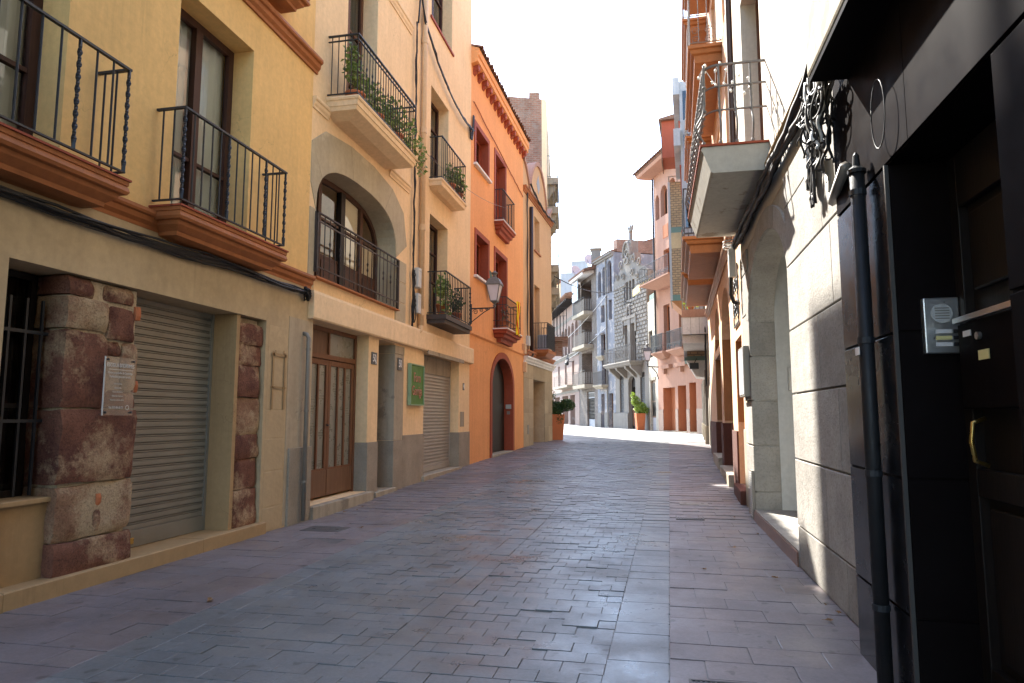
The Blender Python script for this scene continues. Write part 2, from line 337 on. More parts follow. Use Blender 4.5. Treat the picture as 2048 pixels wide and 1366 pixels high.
M['paver_b'] = paver('light_grey_border_paver', [(0, (.158, .169, .174)), (.5, (.172, .181, .184)), (1, (.162, .174, .182))])
M['paver_p'] = paver('mauve_paver', [(0, (.180, .150, .148)), (.4, (.190, .157, .155)), (.7, (.177, .152, .155)), (1, (.194, .167, .164))], .42)

# ------------------------------------------------------------------ wall, windows, railings
EX = [2.0]                                                 # arch exponent: 2 is elliptical, more is a flatter basket arch
def arch_z(k): return max(0, 1 - abs(k) ** EX[0]) ** (1 / EX[0])
def arc(a, b, d, rise, n=14):                              # points of an arch over a..b with crown at d
    return [((a + b) / 2 - (b - a) / 2 * math.cos(PI * i / n), d - rise + rise * arch_z(math.cos(PI * i / n))) for i in range(n + 1)]
def wall(mb, x0, x1, z0, z1, ops=(), y=0.0, dep=.25):
    ops = [tuple(o) + (0, dep)[len(o) - 4:] if len(o) < 6 else tuple(o) for o in ops]
    xs = sorted({x0, x1, *[v for o in ops for v in o[:2] if x0 < v < x1]}); zs = sorted({z0, z1, *[v for o in ops for v in o[2:4] if z0 < v < z1]})
    for i in range(len(xs) - 1):
        for k in range(len(zs) - 1):
            cx, cz = (xs[i] + xs[i + 1]) / 2, (zs[k] + zs[k + 1]) / 2
            if any(o[0] < cx < o[1] and o[2] < cz < o[3] for o in ops): continue
            mb.quad((xs[i], y, zs[k]), (xs[i + 1], y, zs[k]), (xs[i + 1], y, zs[k + 1]), (xs[i], y, zs[k + 1]))
    for a, b, c, d, rise, dp in ops:
        c = max(c, z0); y2 = y + dp; e = d - rise
        mb.quad((a, y, c), (a, y, e), (a, y2, e), (a, y2, c)); mb.quad((b, y, c), (b, y2, c), (b, y2, e), (b, y, e))
        if c > z0 + .001: mb.quad((a, y, c), (a, y2, c), (b, y2, c), (b, y, c))
        if rise == 0: mb.quad((a, y, d), (b, y, d), (b, y2, d), (a, y2, d))
        else:
            P = arc(a, b, d, rise)
            for (xa, za), (xb, zb) in zip(P, P[1:]):
                mb.quad((xa, y, za), (xb, y, zb), (xb, y, d), (xa, y, d)); mb.quad((xa, y, za), (xb, y, zb), (xb, y2, zb), (xa, y2, za))
    return mb
def body(mb, x0, x1, z0, z1, D, y=0.0, e=.004):
    x0 += e; x1 -= e
    mb.quad((x0, y, z0), (x0, y, z1), (x0, y + D, z1), (x0, y + D, z0)); mb.quad((x1, y, z0), (x1, y + D, z0), (x1, y + D, z1), (x1, y, z1))
    mb.quad((x0, y + D, z0), (x1, y + D, z0), (x1, y + D, z1), (x0, y + D, z1)); mb.quad((x0, y, z1), (x1, y, z1), (x1, y + D, z1), (x0, y + D, z1))
    return mb
def window(root, a, b, c, d, y, fm, gm, leaves=2, trans=(), fw=.06, rise=0, back=None, panel=0, backm=None, t=.06, name='window'):
    """frame with leaves and glazing bars; panes are sub-parts; back = curtain or blind behind"""
    mb = MB(); P = arc(a, b, d, rise) if rise else None
    def top(x):
        if not rise: return d
        k = max(-1, min(1, (x - (a + b) / 2) / ((b - a) / 2))); return d - rise + rise * arch_z(k)
    mb.box(a, b, y, y + t, c, c + fw)
    if rise:
        mb.box(a, a + fw, y, y + t, c, d - rise); mb.box(b - fw, b, y, y + t, c, d - rise)
        for (x1, z1), (x2, z2) in zip(P, P[1:]):
            q = lambda x, z: (x + ((a + b) / 2 - x) * fw * 2 / (b - a), z - fw * (z - (d - rise)) / max(rise, .01) if z > d - rise else z)
            (i1, k1), (i2, k2) = q(x1, z1), q(x2, z2)
            mb.quad((x1, y, z1), (x2, y, z2), (i2, y, k2), (i1, y, k1)); mb.quad((i1, y, k1), (i2, y, k2), (i2, y + t, k2), (i1, y + t, k1))
    else:
        mb.box(a, a + fw, y, y + t, c + fw, d - fw); mb.box(b - fw, b, y, y + t, c + fw, d - fw); mb.box(a, b, y, y + t, d - fw, d)
    W = (b - a) / leaves; edges = []
    for i in range(leaves):
        l, r = a + i * W, a + (i + 1) * W
        l += fw if i == 0 else 0; r -= fw if i == leaves - 1 else 0
        edges.append((l, r))
    for i in range(1, leaves):
        x = a + i * W; mb.box(x - fw * .62, x + fw * .62, y - .012, y + t, c + fw, top(x) - (fw if rise else fw) * .9)
    lv = [c + fw] + ([c + panel] if panel else []) + [c + (d - c) * q for q in trans]
    o = obj(name, mb, fm, root)
    m2 = []
    for (l, r) in edges:
        l2 = l + (fw * .62 if l > a + fw * 1.01 else 0); r2 = r - (fw * .62 if r < b - fw * 1.01 else 0)
        zs = sorted(lv)
        for k, z in enumerate(zs):
            zt = zs[k + 1] if k + 1 < len(zs) else None
            if zt is None:
                n = 8 if rise else 1; xx = [l2 + (r2 - l2) * i / n for i in range(n + 1)]
                tp = [(x, max(z + .01, top(x) - fw * .9)) for x in xx]
            else:
                tp = [(l2, min(zt, top(l2))), (r2, min(zt, top(r2)))]
            m_ = MB(); ym = y + t * .55
            if panel and k == 0:
                m_.prism([(l2, z), (r2, z)] + tp[::-1], y + .012, y + t); pb = MB().box(l2 + .06, r2 - .06, y - .002, y + .02, z + .06, tp[0][1] - .06)
                obj('door_panel', m_, fm, o); obj('raised_panel', pb, fm, o, bevel=.008)
                continue
            m_.add([(l2, ym, z), (r2, ym, z)] + [(x, ym, zz) for x, zz in tp[::-1]], [tuple(range(2 + len(tp)))])
            obj('pane', m_, gm, o)
            if k > 0: m2.append((l2, r2, z))
    if m2:
        for l2, r2, z in m2: obj('glazing_bar', MB().box(l2, r2, y + .006, y + t, z - .018, z + .018), fm, o)
    if backm:
        mb = MB(); n = 24
        for i in range(n):
            xa, xb = a + (b - a) * i / n, a + (b - a) * (i + 1) / n; ya, yb = [y + t + .06 + .02 * math.sin(i_ * 2.1) + .01 * math.sin(i_ * 5.3) for i_ in (i, i + 1)]
            za = min(top(xa), top(xb)) if rise else d
            mb.quad((xa, ya, c), (xb, yb, c), (xb, yb, za), (xa, ya, za))
        obj('curtain', mb, backm, o, True)
    return o
def bar_mesh(kind, h, r=.008):
    mb = MB()
    if kind == 'plain': mb.tube([(0, 0, 0), (0, 0, h)], r, 6)
    elif kind == 'square': mb.tube([(0, 0, 0), (0, 0, h)], r * 1.2, 4)
    elif kind == 'twist':
        n = int(h / .022); base = 0
        for i in range(n + 1):
            z = h * i / n; tw = max(0, min(1, (z - .06) / (h - .12))) * h * 28
            for k in range(4):
                a = tw + PI / 2 * k; q = 1.75 if k % 2 else 1.2; mb.v.append((r * q * math.cos(a), r * q * math.sin(a), z))
        for i in range(n):
            for k in range(4): mb.f.append((i * 4 + k, i * 4 + (k + 1) % 4, i * 4 + 4 + (k + 1) % 4, i * 4 + 4 + k))
    elif kind == 'halftwist':
        mb.tube([(0, 0, 0), (0, 0, h)], r * .8, 5); mb.lathe([(.002, 0), (r * 2, .05), (r * .8, .1), (r * 2, .15), (.002, .2)], (0, 0, h * .4), 5)
    return mb
_bars = {}
def bars(kind, h, r, mat):
    k = (kind, round(h, 3), r, mat.name)
    if k not in _bars: _bars[k] = bar_mesh(kind, h, r).mesh('baluster', mat)
    return _bars[k]
def railing(bal, x0, x1, p, z0, z1, mat, n=12, pat='p', joined=False, r=.008, side=2, low=.06, mids=(), y0=0.0, top_r=.016):
    """rails plus balusters round three sides of a balcony; pat cycles bar kinds (p plain, t twisted, h knotted)"""
    mb = MB(); yo = -p + y0
    for z, rr in ((z1, top_r), (z0 + low, top_r * .75), *[(q, top_r * .7) for q in mids]):
        mb.box(x0 - rr, x1 + rr, yo - rr, yo + rr, z - rr * .6, z + rr * .6)
        if side:
            mb.box(x0 - rr, x0 + rr, yo + rr, y0, z - rr * .6, z + rr * .6); mb.box(x1 - rr, x1 + rr, yo + rr, y0, z - rr * .6, z + rr * .6)
    K = {'p': 'plain', 't': 'twist', 'h': 'halftwist', 's': 'square'}
    pos = [(x0 + (x1 - x0) * i / (n - 1), yo) for i in range(n)]
    ns = max(1, int(p / ((x1 - x0) / (n - 1)) + .3)) if side else 0
    for j in range(1, ns + 1): pos += [(x0, yo + p * j / (ns + .6)), (x1, yo + p * j / (ns + .6))]
    h = z1 - z0 - low
    if joined:
        for x, y in pos: mb.box(x - r, x + r, y - r, y + r, z0 + low, z1)
        return obj('railing', mb, mat, bal)
    rl = obj('rail', mb, mat, bal)
    for i, (x, y) in enumerate(pos):
        kd = pat[i % len(pat)] if i < n else 'p'
        if i in (0, n - 1) and 't' in pat: kd = 't'
        inst('baluster', bars(K[kd], h, r * (1.25 if kd == 't' else 1), mat), bal, (x, y, z0 + low))
    return rl
def mould(p, zt, prof):                                    # stepped console profile: list of (projection, drop)
    return [(0.0, zt)] + [(-p * a, zt - b) for a, b in prof] + [(0.0, zt - prof[-1][1] - .001)]
def console(mb, x0, x1, p, zt, prof, taper=True):
    """moulded balcony base: the profile runs round the two ends as well"""
    rings = [(a * p, zt - b) for a, b in prof]
    vs = []; fs = []
    for q, z in rings:
        i = p - q
        vs += [(x0 + i, 0, z), (x0 + i, -q, z), (x1 - i, -q, z), (x1 - i, 0, z)]
    for k in range(len(rings) - 1):
        for j in range(3): fs.append((4 * k + j, 4 * k + j + 1, 4 * k + 5 + j, 4 * k + 4 + j))
    fs.append((0, 1, 2, 3)); m = 4 * (len(rings) - 1); fs.append((m + 3, m + 2, m + 1, m))
    return mb.add(vs, fs)
PROF = [(1, 0), (1, .035), (.97, .04), (1.0, .06), (1.02, .085), (.98, .11), (.86, .115), (.84, .15), (.7, .19), (.66, .2), (.64, .235), (.3, .25)]
def leaves(mb, c, rad, n, size, rnd, droop=0.0):
    for _ in range(n):
        while True:
            p = Vector((rnd.uniform(-1, 1), rnd.uniform(-1, 1), rnd.uniform(-1, 1)))
            if p.length < 1: break
        p = Vector((c[0] + p.x * rad[0], c[1] + p.y * rad[1], c[2] + p.z * rad[2] - droop * rnd.random()))
        s = size * rnd.uniform(.6, 1.3); d = Vector((rnd.uniform(-1, 1), rnd.uniform(-1, 1), rnd.uniform(-.5, .9))).normalized()
        e = d.orthogonal().normalized(); e = Matrix.Rotation(rnd.uniform(0, 6.28), 3, d) @ e; g = d.cross(e)
        mb.add([p, p + d * s * .5 + e * s * .42 + g * s * .1, p + d * s, p + d * s * .5 - e * s * .42 + g * s * .1], [(0, 1, 2), (0, 2, 3)])
def potted(root, name, label, x, y, z, r, h, clumps, group, lm='leaf', stems=6, pot='pot', size=.07):
    t = at(root, name, label, 'plant', x, y, z, group); rnd = random.Random(int(x * 100 + z * 10))
    obj('pot', MB().lathe([(r * .68, 0), (r * .72, .01), (r * .95, h * .82), (r * 1.08, h * .83), (r * 1.08, h), (r * .9, h), (r * .86, h * .9), (.001, h * .9)], n=18), M[pot], t, True)
    mb = MB(); sb = MB()
    for (cx, cy, cz, rx, ry, rz, n) in clumps:
        leaves(mb, (cx, cy, cz), (rx, ry, rz), int(n * 1.6), size, rnd)
        for k in range(max(2, n // 18)):
            e = (cx + rnd.uniform(-.7, .7) * rx, cy + rnd.uniform(-.7, .7) * ry, cz + rnd.uniform(-.6, .8) * rz)
            b = (rnd.uniform(-.5, .5) * r, rnd.uniform(-.5, .5) * r, h * .9); m_ = [(b[i] + e[i]) / 2 + rnd.uniform(-.04, .04) for i in range(3)]
            sb.tube([b, m_, e], [.006, .005, .003], 4)
    obj('foliage', mb, M[lm], t); obj('stem', sb, M['stem'], t)
    return t
def text_mesh(s, size, mat, ext=.002, font_sx=1.0):
    cu = bpy.data.curves.new('lettering', 'FONT'); cu.body = s; cu.size = size; cu.extrude = ext; cu.align_x = 'CENTER'; cu.align_y = 'CENTER'; cu.resolution_u = 3
    o = bpy.data.objects.new('tmp', cu); COL.objects.link(o); dg = bpy.context.evaluated_depsgraph_get(); dg.update()
    me = bpy.data.meshes.new_from_object(o.evaluated_get(dg)); bpy.data.objects.remove(o); bpy.data.curves.remove(cu)
    me.materials.clear(); me.materials.append(mat); return me
def letters(parent, s, size, mat, x, y, z, sx=1.0, name='lettering', ext=.002):
    return inst(name, text_mesh(s, size, mat, ext), parent, (x, y, z), (PI / 2, 0, 0), (sx, 1, 1))
def cableset(name, label, paths, r, mats, group=None, cat='cable'):
    t = thing(name, label, cat, tuple(paths[0][0]), 0, group); o = Vector(paths[0][0])
    for i, p in enumerate(paths):
        rr = r[i % len(r)] if isinstance(r, (list, tuple)) else r
        obj('strand', MB().tube([Vector(q) - o for q in p], rr, 6), mats[i % len(mats)], t, True)
    return t
def single_cable(name, label, path, r, mat, group=None):
    o = Vector(path[0]); ob = obj(name, MB().tube([Vector(q) - o for q in path], r, 6), mat, None, True); ob.location = o
    return tag(ob, label, 'cable', group)
def wobble(p0, p1, n, amp, sag, rnd, axis=(0, 1, 1)):
    out = []
    for i in range(n + 1):
        t = i / n; e = 4 * t * (1 - t)
        out.append(tuple(p0[k] + (p1[k] - p0[k]) * t + rnd.uniform(-amp, amp) * (axis[k] if 0 < i < n else 0) - (sag * e if k == 2 else 0) for k in range(3)))
    return out
def shutter(root, a, b, c, d, y, mat, pitch=.072, name='roller_shutter', bottom=.1):
    o = obj(name, MB().box(a, a + .035, y - .02, y + .03, c, d).box(b - .035, b, y - .02, y + .03, c, d), mat, root)
    h = pitch; W = b - a - .07; prof = []
    prof = [(q, h * t) for q, t in ((.012, 0), (-.005, .05), (-.006, .36), (-.005, .66), (.012, .71), (-.004, .76), (-.004, .90), (.014, .95), (.012, 1))]
    mb = MB(); n = len(prof)
    mb.add([(0, q[0], q[1]) for q in prof] + [(W, q[0], q[1]) for q in prof], [(i, n + i, n + i + 1, i + 1) for i in range(n - 1)])
    me = mb.mesh('slat', mat, False); z = c + bottom
    while z + h < d: inst('slat', me, o, (a + .035, y, z)); z += h
    obj('top_slat', MB().box(a + .035, b - .035, y - .004, y + .004, z, d), mat, o)
    obj('bottom_bar', MB().box(a + .035, b - .035, y - .018, y + .012, c + .005, c + bottom), mat, o, bevel=.004)
    return o
def gz(y):
    return 0.0 if y < 9 else (.022 * (y - 9) if y < 25 else .352 + .006 * (min(y, 90) - 25))

# ================================================================== the street
def ground_mat():
    m, nt, p = newmat('street_surface'); g = nd(nt, 'NewGeometry'); pos = g.outputs['Position']
    b = nd(nt, 'TexBrick'); b.inputs['Scale'].default_value = 1; b.inputs['Brick Width'].default_value = .27; b.inputs['Row Height'].default_value = .18
    b.inputs['Mortar Size'].default_value = .006; b.inputs['Color1'].default_value = (.19, .193, .2, 1); b.inputs['Color2'].default_value = (.23, .228, .23, 1); b.inputs['Mortar'].default_value = (.07, .065, .06, 1)
    nt.links.new(pos, b.inputs['Vector'])
    sx = nd(nt, 'SeparateXYZ'); nt.links.new(pos, sx.inputs[0])
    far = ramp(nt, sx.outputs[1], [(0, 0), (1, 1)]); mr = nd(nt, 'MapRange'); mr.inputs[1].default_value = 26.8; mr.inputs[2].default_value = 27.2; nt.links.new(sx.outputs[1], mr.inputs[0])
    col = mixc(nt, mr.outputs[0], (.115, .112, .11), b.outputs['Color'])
    col = mixc(nt, 1.0, col, ramp(nt, noise(nt, pos, .5, 6, .65), [(.3, .85), (.7, 1.2)]), 'MULTIPLY')
    nt.links.new(col, p.inputs['Base Color']); nt.links.new(ramp(nt, noise(nt, pos, .9, 6, .7), [(.35, .26), (.65, .55)]), p.inputs['Roughness'])
    h = nd(nt, 'Math', operation='SUBTRACT'); nt.links.new(noise(nt, pos, 3, 5, .7), h.inputs[0]); nt.links.new(b.outputs['Fac'], h.inputs[1]); bump(nt, p, h.outputs[0], .25, .008)
    return m
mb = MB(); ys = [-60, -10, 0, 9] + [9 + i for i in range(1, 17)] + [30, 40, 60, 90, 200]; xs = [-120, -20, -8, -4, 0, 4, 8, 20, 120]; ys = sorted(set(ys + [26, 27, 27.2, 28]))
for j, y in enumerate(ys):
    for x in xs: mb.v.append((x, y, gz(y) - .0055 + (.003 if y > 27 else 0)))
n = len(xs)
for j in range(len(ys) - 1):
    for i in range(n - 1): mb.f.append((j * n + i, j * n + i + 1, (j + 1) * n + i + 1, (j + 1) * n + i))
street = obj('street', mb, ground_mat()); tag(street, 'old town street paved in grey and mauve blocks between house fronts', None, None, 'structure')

def px(x, y, z):                                           # picture size test for the choice of single pavers only
    v = cam.matrix_basis.inverted() @ Vector((x, y, z)); return (v.x / -v.z, v.y / -v.z) if v.z < -.1 else (9, 9)
PV = []                                                    # (x, y, w, d, material key, lift, tilt)
def lay(x0f, x1f, y0, y1, tw, td, key, jit=.0018, bond=True, loose=None):
    y = y0; row = 0
    while y < y1:
        xa, xb = x0f(y), x1f(y); n = max(1, round((xb - xa) / tw)); wv = (xb - xa) / n; off = (.5 * wv if row % 2 and bond and n > 1 else 0)
        edges = [xa] + [xa + off + wv * i for i in range(0 if off else 1, n + (1 if off else 0))] + [xb]
        edges = sorted({round(e, 4) for e in edges if xa <= e <= xb})
        e2 = [edges[0]]
        for e in edges[1:-1]: e2.append(e + R.uniform(-.06, .06) * tw)
        e2.append(edges[-1])
        for l, r in zip(e2, e2[1:]):
            lf, ti = R.gauss(0, jit), (R.gauss(0, .003), R.gauss(0, .003))
            if loose:
                k = loose((l + r) / 2, y)
                if k > 0: lf += R.choice((-.5, 0, 0, .5)) * .006 * k * (R.random() < .5) + R.gauss(0, .0012) * k; ti = (R.gauss(0, .011) * k, R.gauss(0, .009) * k)
            g = .0012 + .0012 * R.random()
            PV.append(((l + r) / 2, y + td / 2, r - l - g * 2, td - g * 2, key, lf, ti))
        y += td * R.uniform(.97, 1.03); row += 1
xr = lambda y: .02 * y - .03
def damage(x, y):
    return max(0, 1 - ((x + .5) / .75) ** 2) * max(0, 1 - ((y - 5.6) / 3.2) ** 2) + (.5 if R.random() < .05 else 0) * max(0, 1 - ((y - 12) / 5) ** 2)
Y0, Y1 = 2.5, 27.1
lay(lambda y: -3.12, lambda y: -2.90, Y0, Y1, .3, .33, 'paver_b')
lay(lambda y: -2.90, lambda y: -1.62, Y0, Y1, .215, .16, 'paver_g', .0022, loose=lambda x, y: .12)
lay(lambda y: -1.62, lambda y: -1.42, Y0, Y1, .3, .30, 'paver_g')
lay(lambda y: -1.42, lambda y: xr(y) - .34, Y0, Y1, .21, .158, 'paver_g', .002, loose=damage)
lay(lambda y: xr(y) - .34, xr, Y0, Y1, .5, .25, 'paver_b', .0015)
lay(xr, lambda y: 1.34 + max(0, y - 9) * .034, Y0, Y1, .42, .27, 'paver_p')
lay(lambda y: -4.50, lambda y: -3.12, Y0, Y1, .46, .26, 'paver_p')
def big(p):
    X, Y = px(p[0], p[1], 0)
    if abs(X) > .78 or Y < -.54: return 0
    d2 = p[0] ** 2 + p[1] ** 2 + 1.8; return p[2] * p[3] / d2 ** 1.5
PV.sort(key=big, reverse=True)
_pm = {}
rest = {'paver_g': MB(), 'paver_b': MB(), 'paver_p': MB()}
for i, (x, y, wv, dv, key, lf, ti) in enumerate(PV):
    z = gz(y) + lf
    if i < 300:
        if key not in _pm: _pm[key] = MB().slabtop(-.5, .5, -.5, .5, -.03, 0, .008, .0015).mesh('paver', M[key])
        inst('paver', _pm[key], street, (x, y, z), (ti[0], ti[1], 0), (wv, dv, 1))
    else:
        c = .0015
        mb = rest[key]; hx, hy = wv / 2, dv / 2
        b0 = len(mb.v); mb.slabtop(x - hx, x + hx, y - hy, y + hy, z - .03, z, c)
        for q in range(b0, len(mb.v)):
            v = mb.v[q]; mb.v[q] = (v[0], v[1], v[2] + (v[1] - y) * ti[0] - (v[0] - x) * ti[1])
for key, mb in rest.items():
    o = obj({'paver_g': 'grey_paving', 'paver_b': 'border_paving', 'paver_p': 'mauve_paving'}[key], mb, M[key], street); o['kind'] = 'stuff'
# drain grates, covers, litter
def grate(name, label, x, y, wv, dv, n, mat, group=None):
    t = thing(name, label, 'drain grate', (x, y, gz(y) + .006), 0, group)
    obj('frame', MB().box(-wv / 2, wv / 2, -dv / 2, -dv / 2 + .012, -.03, 0).box(-wv / 2, wv / 2, dv / 2 - .012, dv / 2, -.03, 0).box(-wv / 2, -wv / 2 + .012, -dv / 2 + .012, dv / 2 - .012, -.03, 0).box(wv / 2 - .012, wv / 2, -dv / 2 + .012, dv / 2 - .012, -.03, 0), mat, t)
    me = MB().box(-.006, .006, -dv / 2 + .012, dv / 2 - .012, -.025, -.003).mesh('bar', mat)
    for i in range(n): inst('bar', me, t, (-wv / 2 + wv * (i + .5) / n, 0, 0))
    obj('pit', MB().box(-wv / 2, wv / 2, -dv / 2, dv / 2, -.05, -.024), M['soil'], t)
    return t
M['cast'] = plain('cast_iron', (.09, .085, .08), .55, .3, .25, 20)
grate('drain_grate', 'small square slotted iron drain grate in the mauve paving beside a blank cover', .42, 9.5, .36, .3, 11, M['cast'])
grate('drain_grate', 'wide slotted drain grate in front of the black doorway', .36, 3.72, .44, .14, 18, M['cast'])
def cover(label, x, y, wv, dv, mat):
    t = thing('access_cover', label, 'access cover', (x, y, gz(y) + .005), 0)
    obj('lid', MB().slabtop(-wv / 2, wv / 2, -dv / 2, dv / 2, -.02, 0), mat, t); mb = MB()
    for i in (-1, 1): mb.box(i * wv * .3 - .02, i * wv * .3 + .02, -.008, .008, -.001, .002)
    obj('lifting_slot', mb, M['soil'], t)
cover('pale steel utility cover set in mauve paving beyond the slotted grate', .54, 10.8, .42, .3, M['greypipe'])
cover('dark utility cover by the foot of the drainpipe and brown double doors', -3.9, 7.75, .5, .34, M['cast'])
cover('white square slab set into the grey border of the street', .17, 15.4, .3, .34, M['concrete'])
def dry_leaf(label, x, y, s, rz, group=None):
    mb = MB(); rnd = random.Random(int(x * 100)); n = 7
    pts = [(math.cos(2 * PI * i / n) * s * (1 if i % 2 else .55), math.sin(2 * PI * i / n) * s * .7 * (1 if i % 2 else .6), rnd.uniform(.004, .02)) for i in range(n)]
    mb.add([(0, 0, .006)] + pts, [(0, 1 + i, 1 + (i + 1) % n) for i in range(n)]); mb.tube([(0, 0, .006), (-s * 1.3, s * .2, .012)], .0015, 4)
    o = obj('dry_leaf', mb, M['dry']); o.location = (x, y, gz(y) + .004); o.rotation_euler.z = rz; tag(o, label, 'leaf', group)
dry_leaf('curled brown leaf on the mauve paving off the limestone wall', .76, 7.5, .05, .4)
dry_leaf('dry leaf on the line where mauve meets grey paving opposite the red stone pier', -3.22, 4.62, .05, 2)
dry_leaf('pale dry leaf on mauve paving opposite the brown double doors', -3.5, 7.9, .045, 1)
for i, (x, y) in enumerate([(1.0, 9.6), (1.12, 8.4), (.95, 6.2), (1.16, 5.4), (1.2, 5.2), (1.1, 5.0), (-4.2, 9.3), (-4.25, 9.6), (-4.3, 9.1), (-4.38, 6.3), (.4, 6.4)]):
    dry_leaf('scrap of dry leaf litter lying on the mauve side paving', x, y, .016 + .012 * (i % 3), i * 1.3, 'leaf litter scraps')

# ================================================================== yellow house, left front
A, LA = facade('yellow_house', 'ochre yellow house with terracotta balconies above a sandstone ground floor', (-4.5, 0), (-4.5, 8.2))
g1, g2, g3 = (3.0, 4.3, 3.25, 5.62), (5.55, 6.8, 3.25, 5.6), (5.5, 6.9, 6.62, 9.0)
mb = MB(); wall(mb, -8, 8.2, 3.06, 13.2, [g1, g2, g3, (.2, 1.5, 3.25, 5.6), (.4, 1.6, 6.62, 9.0), (3.0, 4.3, 6.62, 9)], 0, .3); body(mb, -8, 8.2, 3.06, 13.2, 9)
obj('upper_wall', mb, M['yellow'], A)
mb = MB(); wall(mb, -8, 8.36, 0, 3.06, [(3.94, 7.25, .12, 2.475, 0, .34)], -.02, .34); body(mb, -8, 8.36, 0, 3.06, 9, -.02)
mb.box(-8, 8.36, -.018, .3, 3.055, 3.07)
obj('ground_floor_wall', mb, M['sandstone'], A)
# recess linings
obj('shutter_reveal', MB().box(6.70, 6.76, .0, .36, .12, 2.474), M['sandstone2'], A)
for i, (a_, b_) in enumerate(((-8, -2), (-2, 1.4), (1.4, 4.05), (4.05, 6.2), (6.2, 7.32))):
    obj('step_slab', MB().slabtop(a_ + .002, b_ - .002, -.075, .36, 0, .128 + .001 * i, .008), M['sandstone2'], A)
# barred window left of the pier
o = obj('window_parapet', MB().box(3.945, 4.545, .09, .34, .13, .70), M['sandstone2'], A)
obj('window_sill', MB().slabtop(3.94, 4.56, .05, .34, .70, .735, .006), M['sandstone2'], A)
window(A, 3.945, 4.50, .735, 2.47, .32, M['darkwood'], M['glass_d'], 1, (.4,), .05, backm=M['room'])
mb = MB()
gr = obj('window_grille', MB().box(3.95, 4.5, .18, .2, 1.30, 1.325), M['iron'], A); obj('crossbar', MB().box(3.95, 4.5, .18, .2, 1.98, 2.005), M['iron'], gr)
for i in range(4): inst('bar', bars('square', 1.5, .011, M['iron']), gr, (4.02 + i * .14, .19, .75))
# the two piers of old red stone
def block(x0, x1, y0, y1, z0, z1, seed, rough=.014, rnd_=.03, nx=7, nz=7):
    mb = MB(); off = Vector((seed * 3.7, seed * 1.3, 0)); ny = 3
    def P(u, v_, f):
        x = x0 + (x1 - x0) * u; z = z0 + (z1 - z0) * v_; y = y0 + (y1 - y0) * f
        eu = min(u, 1 - u) * (x1 - x0); ev = min(v_, 1 - v_) * (z1 - z0)
        y += max(0, rnd_ - eu) * .42 * (1 - f) + max(0, rnd_ - ev) * .42 * (1 - f)
        nn = mnoise.noise_vector(Vector((x * 5, y * 5, z * 5)) + off) * rough + mnoise.noise_vector(Vector((x * 17, y * 17, z * 17)) + off) * rough * .45
        return (x + nn.x * .7, y + nn.y, z + nn.z * .7)
    def grid(fn, a, b):
        base = len(mb.v)
        for j in range(b + 1):
            for i in range(a + 1): mb.v.append(fn(i / a, j / b))
        for j in range(b):
            for i in range(a): mb.f.append((base + j * (a + 1) + i, base + j * (a + 1) + i + 1, base + (j + 1) * (a + 1) + i + 1, base + (j + 1) * (a + 1) + i))
    grid(lambda u, v_: P(u, v_, 0), nx, nz)
    for u0 in (0, 1): grid(lambda f, v_: P(u0, v_, f), ny, nz)
    for v0 in (0, 1): grid(lambda u, f: P(u, v0, f), nx, ny)
    return mb
p1 = obj('stone_pier', MB().box(4.54, 5.245, .042, .33, .12, 2.46), M['mortar'], A)
for i, (x0, x1, z0, z1, mk, y0) in enumerate([(4.50, 5.29, .10, .37, 'redstone', -.03), (4.50, 5.29, .385, .80, 'pinkstone', -.005), (4.50, 5.28, .82, 1.40, 'redstone', -.01),
        (4.50, 4.92, 1.42, 2.03, 'redstone', 0), (4.95, 5.27, 1.42, 1.56, 'redstone', .01), (5.10, 5.27, 1.58, 1.98, 'pinkstone', .005), (4.93, 5.09, 1.86, 1.98, 'redstone', .015),
        (4.50, 4.90, 2.05, 2.30, 'pinkstone', .0), (4.92, 5.22, 2.0, 2.28, 'redstone', .005), (4.5, 4.74, 2.315, 2.46, 'redstone', .0), (4.86, 5.2, 2.315, 2.46, 'redstone', .01), (5.22, 5.28, 2.2, 2.32, 'pot', .01),
        (4.86, 4.93, .42, .60, 'redstone', -.018), (4.88, 4.93, .62, .72, 'pot', -.016), (5.24, 5.285, 1.56, 1.66, 'pot', .0)]):
    small = (x1 - x0) < .15
    obj('stone', block(x0, x1, y0, .32 if not small else y0 + .1, z0, z1, i + 1, .010 if small else .024, .02 if small else .04, 3 if small else 8, 3 if small else 8), M[mk], p1, not small)
p2 = obj('stone_pier', MB().box(6.80, 7.215, .08, .33, .12, 2.46), M['mortar'], A)
zz = .12
for i, (h, mk) in enumerate([(.42, 'redstone'), (.34, 'redstone'), (.26, 'redstone'), (.42, 'pinkstone'), (.36, 'redstone'), (.24, 'redstone'), (.24, 'redstone')]):
    x1 = 7.235 - .03 * (i % 3 == 1)
    obj('stone', block(6.775, x1, .005 + .012 * (i % 2), .32, zz, min(2.46, zz + h - .004), 30 + i, .02, .03, 7, 7), M[mk], p2, True); zz += h
shutter(A, 5.24, 6.70, .13, 2.47, .30, M['zinc'], .0735, bottom=.16)
o = obj('lock_plate', MB().box(5.42, 5.66, .272, .284, .17, .225), M['brass'], A, bevel=.003)
